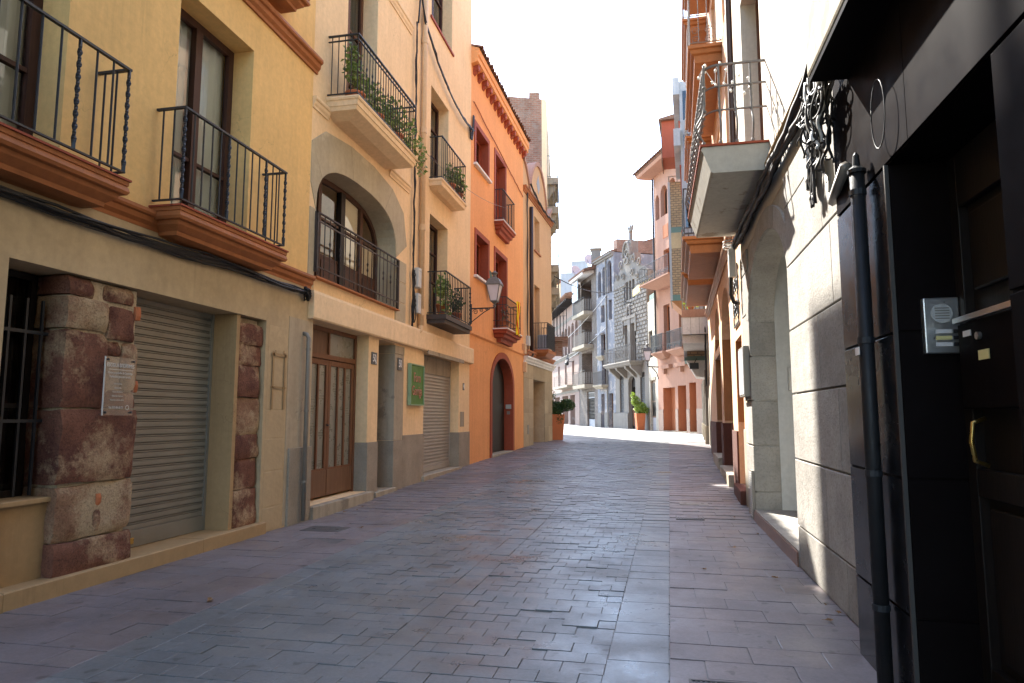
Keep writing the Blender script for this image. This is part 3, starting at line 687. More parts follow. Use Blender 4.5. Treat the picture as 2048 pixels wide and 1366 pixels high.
# slab joints on the right end of the stone front
for i, (z0, z1) in enumerate(((.02, .28), (.29, .70), (.71, 1.08), (1.09, 1.42), (1.43, 2.44))):
    obj('cladding_slab', MB().slabtop(0, .42, 0, z1 - z0 - .006, -.012, 0, .003), M['sandstone'], A).matrix_local = Matrix.Translation((7.31, -.022, z0)) @ Matrix.Rotation(PI / 2, 4, 'X')
obj('render_patch', MB().box(7.76, 8.355, -.026, -.0, .02, 2.6), M['greyplaster'], A)
obj('granite_plinth', MB().box(7.82, 8.385, -.055, 0, 0, .95), M['granite'], A, bevel=.004)
t = at(A, 'adhesive_outline', 'brown tape residue in the outline of a removed sign on sandstone', 'residue', 7.545, -.036, 1.85)
def strip(mb, x0, x1, z0, z1): mb.box(x0, x1, 0, .003, z0, z1)
mb = MB()
for args in ((-.15, -.115, -.42, .27), (.115, .15, -.42, .27), (-.17, .17, .22, .255), (-.17, .17, -.17, -.145), (-.10, -.08, .25, .29), (.09, .11, .25, .3)): strip(mb, *args)
obj('tape_strip', mb, M['tape'], t)
# drainpipe
t = at(A, 'drainpipe', 'grey vertical drainpipe beside the brown double doors', 'pipe', 8.12, -.10, 0)
obj('pipe', MB().tube([(0, 0, .03), (0, 0, 2.36), (.0, .03, 2.41), (0, .10, 2.43)], .028, 10), M['greypipe'], t, True)
for z in (.5, 1.4, 2.2): obj('bracket', MB().tube([(0, 0, z), (0, 0, z + .03)], .034, 10), M['greypipe'], t)
# string course and balconies
def course(root, x0, x1, z, mat, p=.09, h=.22, name='string_course'):
    pr = [(0, z), (-p, z), (-p * 1.05, z - h * .18), (-p * .95, z - h * .3), (-p * .7, z - h * .36), (-p * .62, z - h * .62), (-p * .3, z - h * .8), (-p * .28, z - h), (0, z - h)]
    return obj(name, MB().extrude_x(pr, x0, x1), mat, root)
course(A, -8, 8.28, 3.21, M['terra'], .085, .17); course(A, -8, 8.28, 6.26, M['terra'], .10, .2)
def a_balcony(x0, x1, zt, full=True):
    b = obj('balcony', console(MB(), x0, x1, .33, zt, PROF), M['terra'], A)
    obj('tile_floor', MB().box(x0 - .012, x1 + .012, -.345, -.005, zt + .001, zt + .018), M['brickred'], b)
    railing(b, x0 + .04, x1 - .04, .30, zt + .03, zt + .95, M['iron'], 14, 'tpppp' , r=.009, low=.045, joined=not full)
    return b
a_balcony(2.45, 4.66, 3.25); a_balcony(5.28, 7.12, 3.25); a_balcony(5.1, 7.45, 6.62, False); a_balcony(-.1, 1.9, 3.25, False)
window(A, 5.55, 6.8, 3.27, 5.6, .26, M['walnut'], M['glass'], 2, (.33,), .085, backm=M['curtain'])
window(A, 3.0, 4.3, 3.27, 5.62, .26, M['walnut'], M['glass'], 2, (.33,), .085, backm=M['curtain'])
for q in ((.2, 1.5, 3.27, 5.6), (.4, 1.6, 6.64, 9.0), (3, 4.3, 6.64, 9.0), (5.5, 6.9, 6.64, 9.0)):
    window(A, *q, .26, M['walnut'], M['glass'], 2, (), .085, backm=M['curtain'])
# cable bundle under the balconies
rnd = random.Random(3); paths = []
for i in range(14):
    dz, dy = rnd.uniform(-.045, .045), rnd.uniform(0, .06); pts = []
    for k in range(41):
        s_ = -6 + 14.1 * k / 40
        pts.append((-4.5 + .04 + dy + rnd.uniform(0, .014), s_, 2.86 + .012 * s_ + dz * (.55 + .45 * math.sin(s_ * 1.3 + 1)) + .022 * math.sin(s_ * 1.9 + i * .25) + rnd.uniform(-.014, .014)))
    paths.append(pts)
cableset('cable_bundle', 'bundle of black cables strung along the sandstone front under terracotta balconies', paths, [.011, .008, .013, .009], [M['cable']])
rnd = random.Random(5); paths = []
for i in range(8):
    a = rnd.uniform(0, 6); paths.append([(-4.42 + .03 * math.cos(a + k * .9) + rnd.uniform(-.01, .03), 8.06 + .07 * math.sin(a + k * .8), 2.93 + .075 * math.cos(k * 1.1 + a) + rnd.uniform(-.02, .02)) for k in range(10)])
cableset('cable_tangle', 'small knot of black cables where the yellow and cream houses meet', paths, [.008, .006], [M['cable']])
# acrylic plaque
t = at(A, 'plaque', 'clear acrylic language school plaque screwed to the red stone pier', 'plaque', 5.0, -.055, 1.60)
obj('plate', MB().box(-.165, .165, 0, .006, -.245, .245), M['acrylic'], t)
obj('edge', MB().box(-.170, -.165, -.003, .008, -.245, .245), M['faded_letter'], t)
letters(t, "ESCOLA D'IDIOMES", .046, M['faded_letter'], .0, -.003, .175, .76)
obj('rule', MB().box(-.13, .14, -.003, 0, .138, .142), M['faded_letter'], t)
letters(t, 'Centre preparador de Cambridge', .026, M['faded_letter'], .0, -.003, .112, .76, ext=.001); letters(t, 'Traduccions generals i jurades', .026, M['faded_letter'], .0, -.003, .08, .76, ext=.001)
for i, q in enumerate(('Classes reduides', 'Classes online', 'Classes de conversa', 'Classes per empreses', 'Preparacio examens oficials')):
    letters(t, q, .017, M['faded_letter'], -.02, -.003, .02 - .034 * i, .8, ext=.001)
letters(t, 'Tel. 977 84 60 75', .028, M['faded_letter'], -.03, -.003, -.18, .8, ext=.001)
mb = MB().tube([(.10 + .018 * math.cos(a * .4), 0, -.178 + .018 * math.sin(a * .4)) for a in range(17)], .003, 5); obj('phone_symbol', mb, M['faded_letter'], t)
for sx in (-1, 1):
    for sz in (-1, 1): obj('screw', MB().lathe([(.009, 0), (.009, .03), (.001, .034)], n=10), M['iron'], t).matrix_local = Matrix.Translation((sx * .14, .02, sz * .22)) @ Matrix.Rotation(PI / 2, 4, 'X')

# ================================================================== cream house
B, LB = facade('cream_house', 'cream house with a stone arched balcony window and brown double doors', (-4.5, 8.35), (-4.5, 16.4))
EX[0] = 2.7; aw = (.02, 3.0, 3.22, 4.98, .80, .002)
mb = MB(); wall(mb, -.15, 3.85, 2.98, 13.4, [aw, (.85, 1.98, 5.87, 8.75), (.9, 1.95, 9.3, 11.6)], 0, .34); wall(mb, 3.85, 8.05, 2.98, 13.4, [(4.86, 6.12, 3.42, 5.55, 0, .3), (4.84, 6.1, 6.27, 8.35, 0, .3), (4.8, 6.3, 9.85, 11.7, 0, .3)], .0, .3)
body(mb, -.15, 8.05, 2.98, 13.4, 9); obj('upper_wall', mb, M['cream'], B)
mb = MB(); wall(mb, 0.03, 8.05, 0, 2.66, [(.06, 1.91, .17, 2.64, 0, .34), (2.32, 3.02, .1, 2.63, 0, .45), (4.62, 7.12, .17, 2.63, 0, .30)], 0, .34); body(mb, .03, 8.05, 0, 2.66, 9)
obj('ground_floor_wall', mb, M['cream'], B)
obj('fascia_band', MB().extrude_x([(0, 3.02), (-.09, 3.02), (-.10, 2.98), (-.10, 2.66), (-.085, 2.64), (0, 2.64)], -.12, 8.1), M['cream2'], B)
# ashlar surround of the arch window: each stone its own piece
sr = obj('arch_surround', MB().box(-.13, 0, -.004, .01, 3.03, 4.17).box(3.02, 3.5, -.004, .01, 3.03, 3.2), M['archstone'], B)
def outq(x, z):
    cx, cz = 1.51, 3.9; v = Vector((x - cx, z - cz)); k = 1.36; return (max(-.14, min(3.52, cx + v.x * k)), cz + .27 + v.y * 1.22)
for i in range(7):
    sub = [(1.51 - 1.49 * math.cos(PI * (i + j / 3) / 7), 4.18 + .80 * arch_z(math.cos(PI * (i + j / 3) / 7))) for j in range(4)]
    o1, o2 = outq(*sub[0]), outq(*sub[-1])
    obj('voussoir', MB().prism(sub + [o2, o1], -.012 - .002 * (i % 2), .02), M['archstone'], sr, bevel=.004)
for z0, z1 in ((3.03, 3.40), (3.41, 3.78), (3.79, 4.17)):
    obj('jamb_stone', MB().box(3.003, 3.52, -.012, .02, z0, z1), M['archstone'], sr, bevel=.004)
for sx in (0.0,): obj('jamb_stone', MB().box(-.14, .017, -.012, .02, 3.03, 4.17), M['archstone'], sr, bevel=.004)
mb = MB(); PP = arc(.022, 2.998, 4.978, .80, 21)
for (xa, za), (xb, zb) in zip(PP, PP[1:]): mb.quad((xa, -.011, za), (xb, -.011, zb), (xb, .42, zb), (xa, .42, za))
[mb.quad((q, -.011, 3.22), (q, .42, 3.22), (q, .42, 4.18), (q, -.011, 4.18)) for q in (2.998, .022)]; obj('arch_lining', mb, M['archstone'], sr)
ob = window(B, .03, 2.99, 3.25, 4.97, .34, M['midwood'], M['glass'], 4, (.62,), .075, .79, panel=.5); EX[0] = 2.0
obj('centre_post', MB().box(1.44, 1.58, .31, .40, 3.3, 4.9), M['darkwood'], ob)
for a_, b_ in ((1.6, 2.2), (2.28, 2.9)): obj('blind', MB().box(a_, b_, .385, .39, 3.5, 4.35 if b_ > 2.5 else 4.9), M['blind'], ob)
rl = obj('window_railing', MB().box(.0, 3.05, -.06, -.03, 4.12, 4.14).box(.0, 3.05, -.055, -.04, 4.00, 4.02).box(.0, 3.05, -.055, -.04, 3.36, 3.38).box(.0, .03, -.06, .0, 3.3, 4.14).box(3.02, 3.05, -.06, .0, 3.25, 4.14), M['iron_brown'], B)
for i in range(19): inst('baluster', bars('plain' if i % 2 else 'halftwist', .86, .009, M['iron_brown']), rl, (.06 + i * .163, -.048, 3.27))
obj('sill_tiles', MB().box(-.02, 3.05, -.08, .3, 3.214, 3.235), M['terra'], B)
# upper balcony
b = obj('balcony', console(MB(), .22, 2.68, .5, 5.87, [(1, 0), (1.02, .02), (1.0, .05), (.97, .055), (.955, .13), (.93, .135), (.90, .19), (.5, .26)]), M['cream2'], B)
railing(b, .26, 2.64, .46, 5.87, 6.80, M['iron'], 24, 'ph', r=.008, low=.05, mids=(6.72,))
course(B, -.15, .3, 5.72, M['cream2'], .06, .16); course(B, 2.6, 3.62, 5.72, M['cream2'], .06, .16)
course(B, 2.1, 3.6, 8.95, M['cream2'], .06, .2)
window(B, .85, 1.98, 5.9, 8.75, .27, M['redwood'], M['glass_d'], 2, (.3, .62), .075, backm=M['room'])
# right hand column of windows with two small balconies
window(B, 4.8, 6.3, 9.87, 11.7, .24, M['walnut'], M['glass'], 2, (.6,), .075, backm=M['room']); obj('window_sill', MB().box(4.72, 6.4, -.035, .22, 9.81, 9.86), M['brickred'], B)
window(B, 4.84, 6.1, 6.3, 8.35, .24, M['walnut'], M['glass'], 2, (.4, .7), .07, backm=M['room']); window(B, 4.86, 6.12, 3.44, 5.55, .24, M['walnut'], M['glass'], 2, (.4, .7), .07, backm=M['room'])
b = obj('balcony', console(MB(), 4.75, 6.62, .3, 6.26, [(1, 0), (1.03, .02), (1, .05), (.95, .06), (.9, .14), (.4, .2)]), M['cream2'], B); railing(b, 4.79, 6.58, .27, 6.26, 7.17, M['iron'], 15, 'p', r=.008, low=.04)
b = obj('balcony', MB().box(4.72, 6.72, -.42, 0, 3.30, 3.40).box(4.75, 6.69, -.38, 0, 3.22, 3.30), M['iron_brown'], B); railing(b, 4.77, 6.67, .39, 3.40, 4.29, M['iron'], 17, 'p', r=.009, low=.04)
inst('corner_baluster', bars('twist', .85, .012, M['iron']), b, (6.67, -.39, 3.42))
# doors
fr = MB().box(.07, .12, .20, .27, .17, 2.64).box(1.845, 1.90, .20, .27, .17, 2.64).box(.12, 1.845, .20, .27, 2.18, 2.25).box(.12, 1.845, .20, .27, 2.58, 2.64); fr = obj('door_frame', fr, M['doorwood'], B)
obj('transom_panel', MB().box(.12, .95, .23, .25, 2.25, 2.58), M['oldwood'], fr); obj('transom_pane', MB().box(.99, 1.845, .235, .25, 2.25, 2.58), M['rough_glass'], fr); obj('transom_bar', MB().box(.95, .99, .205, .26, 2.25, 2.58), M['doorwood'], fr)
for a_, b_, k in ((.125, .977, 3), (.987, 1.84, 3)):
    d = obj('door_leaf', MB().box(a_, a_ + .07, .215, .26, .2, 2.17).box(b_ - .07, b_, .215, .26, .2, 2.17).box(a_ + .07, b_ - .07, .215, .26, 2.09, 2.17).box(a_ + .07, b_ - .07, .215, .26, .2, .60), M['doorwood'], B, bevel=.004)
    obj('kick_panel', MB().box(a_ + .012, b_ - .012, .208, .216, .21, .57), M['oldwood'], d)
    wv = (b_ - a_ - .14) / k
    for i in range(k):
        xa = a_ + .07 + wv * i
        obj('ribbed_pane', MB().box(xa + .01, xa + wv - .01, .238, .248, .6, 2.09), M['rough_glass'], d)
        if i: obj('glazing_bar', MB().box(xa - .02, xa + .02, .212, .26, .6, 2.09), M['doorwood'], d)
        mb = MB()
        for j in range(38): mb.box(xa + .012, xa + wv - .012, .2365, .239, .63 + j * .038, .63 + j * .038 + .008)
        o = obj('glass_rib', mb, M['rough_glass'], d); o['kind'] = 'stuff'
obj('door_handle', MB().tube([(.945, .21, 1.22), (.945, .17, 1.22), (.89, .165, 1.21)], .009, 8), M['iron'], B, True); obj('letter_slot', MB().box(.2, .33, .2, .207, .30, .48), M['iron'], B)
obj('door_step', MB().slabtop(.03, 2.0, -.10, .34, 0, .165, .01), M['concrete'], B); obj('door_step', MB().slabtop(2.2, 3.1, -.06, .45, 0, .12, .01), M['concrete'], B); obj('door_step', MB().slabtop(4.5, 7.15, -.08, .32, 0, .185, .01), M['concrete'], B)
obj('dark_door', MB().box(2.32, 3.02, .42, .45, .12, 2.63), M['darkwood'], B)
# grey granite dado pieces
for a_, b_, h in ((1.912, 2.318, .93), (3.022, 3.48, .92), (3.48, 4.618, 1.0), (7.122, 8.05, .97)):
    obj('dado_slab', MB().box(a_, b_, -.02, 0, 0, h), M['granite'], B, bevel=.003)
for x, y1, h in ((1.91, .2, .93), (7.12, .2, .97), (3.02, .4, .92)): obj('dado_return', MB().box(x - .012, x + .004, -.018, y1, .12, h), M['granite'], B)
for x in (3.02,): obj('stone_jamb', MB().box(3.015, 3.46, -.014, .42, .925, 2.45), M['concrete'], B)
obj('stone_cap', MB().box(3.01, 3.47, -.02, .42, 2.455, 2.6), M['concrete'], B)
obj('shutter_box', MB().box(4.63, 7.11, .2, .3, 2.25, 2.62), M['concrete'], B); shutter(B, 4.63, 7.11, .19, 2.25, .22, M['zinc2'], .072, bottom=.11)
obj('fascia_lip', MB().box(4.55, 7.15, -.12, -.1, 2.58, 2.66), M['concrete'], B)
t = at(B, 'padlock', 'small steel padlock at the foot of the grey roller shutter', 'padlock', 5.1, .19, .23)
obj('padlock_body', MB().box(-.03, .03, -.02, .0, 0, .05), M['steel'], t, bevel=.004); obj('shackle', MB().tube([(.018 * math.cos(a * .45), -.01, .05 + .03 * math.sin(a * .45)) for a in range(8)], .005, 6), M['steel'], t)
obj('meter_hatch', MB().box(7.25, 7.55, -.012, .0, 1.1, 1.45), M['concrete'], B, bevel=.003)
def number_plate(root, label, x, y, z, s, wv=.16, h=.16, pm='plateblack', lm='platewhite'):
    t = at(root, 'house_number', label, 'sign', x, y, z); obj('plate', MB().box(-wv / 2, wv / 2, 0, .01, -h / 2, h / 2), M[pm], t, bevel=.003); letters(t, s, h * .88, M[lm], 0, -.003, 0, .75); return t
number_plate(B, 'black number plate reading 50 A on the pier right of the brown double doors', 2.12, -.014, 2.29, '50\u1d2c' if False else '50', .22, .2)
letters(bpy.data.objects['house_number'], 'A', .10, M['platewhite'], .06, -.004, -.06, .8)
number_plate(B, 'black number plate reading 50 on the worn stone jamb', 3.24, -.03, 2.28, '50', .2, .22); number_plate(B, 'small dark number plate right of the grey roller shutter', 7.5, -.014, 2.05, '48', .12, .17)
t = at(B, 'shop_sign', 'green framed bakery sign reading Forn Garriga by the roller shutter', 'sign', 4.06, -.06, 1.94)
obj('panel', MB().box(-.36, .36, 0, .04, -.37, .37), M['signgreen'], t); mb = MB()
for q in ((-.38, -.36, -.39, .39), (.36, .38, -.39, .39), (-.36, .36, -.39, -.37), (-.36, .36, .37, .39)): mb.box(q[0], q[1], -.02, .045, q[2], q[3])
obj('frame', mb, M['signlight'], t); letters(t, 'Forn', .26, M['letter'], -.0, -.004, .13, .78, ext=.006); letters(t, 'Garriga', .26, M['letter'], 0, -.004, -.12, .70, ext=.006)
# downpipe, meter boxes, cables
t = at(B, 'downpipe', 'peach painted downpipe running down the cream house front', 'pipe', 4.2, -.07, 0)
obj('pipe', MB().tube([(0, 0, 3.1), (0, 0, 14.0)], .055, 12), M['pvc'], t, True)
for z in (3.3, 5.0, 7.0, 8.9, 11): obj('collar', MB().tube([(0, 0, z), (0, 0, z + .12)], .066, 12), M['pvc'], t)
obj('elbow', MB().tube([(0, 0, 3.12), (-.03, 0, 3.0), (-.12, .02, 2.94)], .05, 10), M['pvc'], t)
for lb, z in (('upper grey meter box beside the peach downpipe', 4.0), ('lower grey meter box beside the peach downpipe', 3.5)):
    t = at(B, 'meter_box', lb, 'box', 3.98, -.05, z); obj('case', MB().box(-.09, .09, -.07, .05, -.19, .19), M['greywall'], t, bevel=.008); obj('lid_seam', MB().box(-.092, .092, -.073, -.069, .13, .135), M['greypipe'], t)
rnd = random.Random(9); X = -4.44; paths = []
for i in range(4): paths.append([(X + rnd.uniform(-.01, .02), 12.08 + .012 * i + rnd.uniform(-.012, .012), 3.0 + 6.1 * k / 30) for k in range(31)])
for i in range(3): paths.append([(X + .02 + rnd.uniform(-.01, .03), 12.1 + rnd.uniform(-.05, .06), 3.1 + 1.0 * k / 12) for k in range(13)])
cableset('cable_run', 'black cables running straight up the cream wall past the meter boxes', paths, [.011, .009, .014], [M['cable']])
paths = []
for i in range(4):
    pts = []
    for k in range(25):
        t_ = k / 24; pts.append((X + .03 + .02 * rnd.random(), 12.1 + 4.25 * t_ + rnd.uniform(-.015, .015), 9.55 - .9 * t_ - .75 * 4 * t_ * (1 - t_) * .6 + (.25 if t_ < .08 else 0) + rnd.uniform(-.02, .02) + i * .012))
    paths.append(pts)
for i in range(3): paths.append([(X + .03, 12.1 + .1 * math.sin(k * .35), 9.1 + k * .2 + rnd.uniform(-.01, .01)) for k in range(14)])
cableset('cable_swag', 'thick swag of black cables drooping across the upper cream wall', paths, [.014, .011, .018], [M['cable']])
# plants
gp = None
potted(B, 'potted_geranium', 'terracotta pot of leggy geranium at the near end of the stone balcony', .62, -.26, 5.89, .14, .2, [(-.12, -.05, .5, .22, .16, .25, 80), (.15, 0, .38, .2, .14, .2, 60), (-.25, -.05, .7, .12, .1, .12, 25)], gp)
potted(B, 'potted_geranium', 'geranium with reddish stems filling the middle of the stone balcony', 1.35, -.27, 5.89, .13, .19, [(0, 0, .42, .34, .16, .3, 120), (.25, -.05, .25, .25, .15, .25, 60)], gp)
potted(B, 'potted_geranium', 'sprawling geranium trailing out of the far end of the stone balcony', 2.15, -.28, 5.89, .14, .2, [(-.1, 0, .5, .35, .16, .32, 120), (.2, -.12, .3, .3, .2, .35, 110), (.5, -.2, .1, .3, .18, .28, 80), (.75, -.2, -.15, .15, .12, .12, 25)], gp)
potted(B, 'potted_geranium', 'bushy pot plant on the small cream balcony', 5.75, -.16, 6.28, .12, .18, [(.1, 0, .42, .3, .12, .28, 110), (.45, -.06, .5, .22, .12, .2, 70), (.7, -.05, .3, .12, .1, .25, 40)], gp)
potted(B, 'potted_geranium', 'dark leaved pot plant at the far corner of the small cream balcony', 6.4, -.16, 6.28, .11, .17, [(0, 0, .35, .15, .12, .3, 70)], gp, 'leaf_r')
potted(B, 'potted_geranium', 'light green plant in a terracotta pot on the iron floored balcony', 5.1, -.22, 3.42, .13, .24, [(0, 0, .6, .26, .15, .28, 130), (.3, 0, .5, .2, .14, .2, 60), (-.15, -.08, .2, .15, .1, .12, 35), (-.1, -.1, .0, .16, .1, .1, 30)], gp)
potted(B, 'potted_geranium', 'dark green clump at the far end of the iron floored balcony', 6.1, -.22, 3.42, .12, .2, [(0, 0, .45, .35, .15, .28, 130)], gp, 'leaf_d')

# ================================================================== orange house
Cc, LC = facade('orange_house', 'bright orange house with brick red window trims and an arched doorway', (-4.5, 16.4), (-4.35, 22.8))
cw = [(.42, 1.66, 7.95, 9.0), (2.5, 3.7, 7.05, 9.05), (.5, 1.7, 4.98, 6.1), (2.5, 3.85, 3.85, 6.1)]
arch_c = (2.16, 4.72, .25, 3.05, .85, .002)
mb = MB(); wall(mb, 0, LC, .0, 10.6, [q + (0, .3) for q in cw] + [arch_c], 0, .3); body(mb, 0, LC, 0, 10.6, 9); obj('wall', mb, M['orange'], Cc)
for i, (a, b_, c, d) in enumerate(cw):
    mb = MB(); e = .13; z0 = c - (.02 if i % 2 else .0)
    mb.box(a - e, a, -.025, .02, z0, d + e); mb.box(b_, b_ + e, -.025, .02, z0, d + e); mb.box(a, b_, -.025, .02, d, d + e)
    mb.box(a - .003, a + .004, -.02, .28, c, d).box(b_ - .004, b_ + .003, -.02, .28, c, d).box(a + .004, b_ - .004, -.02, .28, d - .004, d + .003)
    o = obj('window_trim', mb, M['brickred'], Cc)
    if i % 2 == 0: obj('window_sill', MB().box(a - e - .04, b_ + e + .04, -.09, .2, c - .06, c), M['white'], o)
    window(Cc, a, b_, c, d, .22, M['brickred'], M['glass_d'], 2, (), .07, backm=M['brickred'])
mb = MB(); P = arc(2.16, 4.72, 3.05, .85, 20); Po = arc(1.98, 4.9, 3.23, 1.0, 20)
for (xa, za), (xb, zb), (xc, zc), (xd, zd) in zip(P, P[1:], Po, Po[1:]):
    mb.quad((xa, -.03, za), (xb, -.03, zb), (xd, -.03, zd), (xc, -.03, zc)); mb.quad((xc, -.03, zc), (xd, -.03, zd), (xd, .01, zd), (xc, .01, zc)); mb.quad((xa, -.03, za), (xb, -.03, zb), (xb, .32, zb - .004), (xa, .32, za - .004))
mb.box(1.98, 2.165, -.03, .01, .2, 2.23).box(4.715, 4.9, -.03, .01, .2, 2.23).box(4.712, 4.719, -.028, .31, .2, 2.2).box(2.161, 2.168, -.028, .31, .2, 2.2)
obj('arch_trim', mb, M['brickred'], Cc)
obj('door_leaf', MB().box(2.165, 3.42, .25, .31, .27, 3.05), M['darkwood'], Cc); obj('door_leaf', MB().box(3.42, 4.715, .26, .32, .27, 3.05), M['darkwood'], Cc); mb = MB()
for i in range(6): mb.box(2.2 + i * .2, 2.36 + i * .2, .24, .25, .4, 2.3)
obj('door_board', mb, M['darkwood'], Cc)
obj('threshold', MB().slabtop(2.1, 4.8, -.06, .6, 0, .28, .01), M['concrete'], Cc)
t = at(Cc, 'intercom', 'small steel intercom on the red reveal of the arched orange doorway', 'intercom', 4.708, .12, 1.62); obj('case', MB().box(-.02, .0, -.09, .09, -.05, .09), M['steel'], t, bevel=.004); obj('button_plate', MB().box(-.015, .0, -.05, .05, -.22, -.12), M['greypipe'], t)
obj('band', MB().extrude_x([(0, 3.56), (-.05, 3.55), (-.05, 3.42), (0, 3.38)], 0, LC), M['orange'], Cc)
def red_balcony(root, x0, x1, zt, p, h, mat, n, mids=()):
    b = obj('balcony', console(MB(), x0, x1, p, zt, [(1, 0), (1, .04), (.93, .05), (.9, .11), (.72, .13), (.68, .21), (.45, .24), (.4, .34)]), M['brickred'], root)
    obj('white_edge', MB().box(x0 - .01, x1 + .01, -p - .01, 0, zt + .001, zt + .03), M['white'], b); railing(b, x0 + .04, x1 - .04, p - .04, zt + .03, zt + h, mat, n, 'p', r=.008, mids=mids); return b
red_balcony(Cc, 2.4, 4.0, 6.98, .28, .95, M['iron'], 14); red_balcony(Cc, 2.28, 4.25, 3.80, .42, .92, M['iron'], 16, (4.05, 4.5))
# eaves: boxed cornice on corbels, roof tiles
ev = obj('eaves', MB().extrude_x([(0, 10.52), (-.18, 10.58), (-.18, 10.72), (-.21, 10.74), (-.21, 10.92), (0, 11.0)], -.02, LC + .05), M['orange'], Cc)
cm = MB().extrude_x([(0, .0), (-.155, .03), (-.155, -.10), (-.135, -.13), (-.11, -.10), (-.07, -.16), (-.03, -.2), (0, -.22)], -.075, .075).mesh('corbel', M['brickred'])
for i in range(15): inst('corbel', cm, Cc, (.22 + i * .43, 0, 10.53))
roof = obj('roof', MB().quad((0, -.21, 10.94), (LC + .05, -.21, 10.94), (LC + .05, 4.0, 12.24), (0, 4.0, 12.24)), M['tile'], Cc)
def tile_mesh(wv, ln, mat):
    mb = MB(); n = 8
    for j, yy in enumerate((0, ln)):
        for i in range(n + 1):
            a = PI * i / n; mb.v.append((math.cos(a) * wv / 2 * (1 - .12 * j), yy, math.sin(a) * wv * .45))
        for i in range(n + 1):
            a = PI * i / n; mb.v.append((math.cos(a) * (wv / 2 - .014) * (1 - .12 * j), yy, math.sin(a) * (wv * .45 - .014)))
    m_ = n + 1
    for i in range(n):
        mb.f += [(i, i + 1, 2 * m_ + i + 1, 2 * m_ + i), (m_ + i, 3 * m_ + i, 3 * m_ + i + 1, m_ + i + 1), (i, m_ + i, m_ + i + 1, i + 1)]
    return mb.mesh('roof_tile', mat, False)
tm = tile_mesh(.19, .5, M['tile'])
for k in range(3):
    for i in range(32): inst('roof_tile', tm, roof, (i * .2 + .05 + R.uniform(-.012, .012), -.27 + k * .42 + R.uniform(-.02, .02), 10.92 + k * .127 + R.uniform(-.006, .006)), (.293, R.uniform(-.04, .04), R.uniform(-.04, .04)))
# lamp, flag, plants, cables on the orange front
def lantern(t, s=1.0):
    """four sided street lantern standing on the origin"""
    fr = MB(); b, tp, h = .085 * s, .165 * s, .40 * s
    for sx, sy in ((-1, -1), (1, -1), (1, 1), (-1, 1)): fr.tube([(sx * b, sy * b, .06 * s), (sx * tp, sy * tp, .06 * s + h)], .012 * s, 6)
    fr.lathe([(.03 * s, -.1 * s), (.045 * s, -.06 * s), (.02 * s, -.03 * s), (.05 * s, 0), (b * 1.5, .04 * s), (b * 1.45, .07 * s)], n=4)
    obj('lantern_frame', fr, M['iron_grey'], t)
    rf = MB().lathe([(tp * 1.62, h + .05 * s), (tp * 1.62, h + .08 * s), (tp * 1.05, h + .22 * s), (tp * .62, h + .235 * s), (tp * .55, h + .25 * s), (tp * .35, h + .27 * s)], n=4); rf.lathe([(.055 * s, h + .25 * s), (.05 * s, h + .32 * s), (.085 * s, h + .36 * s), (.085 * s, h + .375 * s), (.04 * s, h + .40 * s), (.02 * s, h + .43 * s)], n=12)
    obj('lantern_roof', rf, M['iron_grey'], t)
    for sx, sy in ((0, -1), (1, 0), (0, 1), (-1, 0)):
        q = []
        for (r, z) in ((b, .065 * s), (tp, .06 * s + h)):
            for k in (-1, 1): q.append((sx * r + (k * r if sx == 0 else 0), sy * r + (k * r if sy == 0 else 0), z))
        obj('lantern_pane', MB().quad(q[0], q[1], q[3], q[2]), M['lampglass'], t)
    obj('bulb', MB().lathe([(.01, .08 * s), (.05 * s, .16 * s), (.05 * s, .26 * s), (.01, .32 * s)], n=10), M['curtain'], t, True)
def spiral(c, r0, turns, ax, n=26, sgn=1, a0=0):
    return [(c[0] + (r0 * (1 - .8 * i / n)) * math.cos(a0 + sgn * turns * 2 * PI * i / n) * ax[0], c[1] + (r0 * (1 - .8 * i / n)) * math.cos(a0 + sgn * turns * 2 * PI * i / n) * ax[1], c[2] + (r0 * (1 - .8 * i / n)) * math.sin(a0 + sgn * turns * 2 * PI * i / n)) for i in range(n + 1)]
def wall_lamp(root, name, label, x, reach, z, s=1.0, mat=None):
    t = at(root, name, label, 'street lamp', x, -reach, z); lantern(t, s); mat = M['iron']
    br = MB().box(-.014, .014, 0, reach, -.13 * s, -.10 * s).box(-.02, .02, reach - .03, reach, -.5 * s, .0)
    br.tube([(0, reach - .03, -.45 * s), (0, reach * .75, -.36 * s), (0, reach * .45, -.22 * s), (0, reach * .2, -.14 * s)], .012, 6)
    for cy, cz, r in ((reach * .8, -.2 * s, .07 * s), (reach * .55, -.17 * s, .05 * s), (reach * .32, -.155 * s, .035 * s)): br.tube(spiral((0, cy, cz), r, 1.6, (0, 1)), .008, 5)
    obj('bracket', br, mat, t)
wall_lamp(Cc, 'street_lamp', 'old style wall lantern on a scrolled iron bracket by the orange house', .08, .62, 4.16, 1.0)
t = at(Cc, 'flag', 'yellow flag with red stripes hung over the balcony rail', 'flag', 3.45, -.44, 4.70); mb = MB(); mr = MB(); n = 16
def fl(u, v): return ((u - .5) * .5 * (1 - .25 * v) + .04 * math.sin(v * 7), -.03 - .03 * math.sin(u * 9 + v * 4), .02 - v * 1.0 + .06 * math.sin(u * 3))
for i in range(9):
    m_ = MB()
    for j in range(n):
        a = [fl((i + q) / 9, (j + r_) / n) for q, r_ in ((0, 0), (1, 0), (1, 1), (0, 1))]; m_.quad(*a)
    obj('yellow_stripe' if i % 2 == 0 else 'red_stripe', m_, M['yellowflag'] if i % 2 == 0 or i in (1,) else M['redflag'], t, True)
potted(Cc, 'potted_plant', 'spiky potted plant in a terracotta trough behind the flag balcony rail', 2.72, -.22, 3.84, .16, .26, [(0, 0, .45, .2, .12, .22, 40)], None, 'leaf_r')
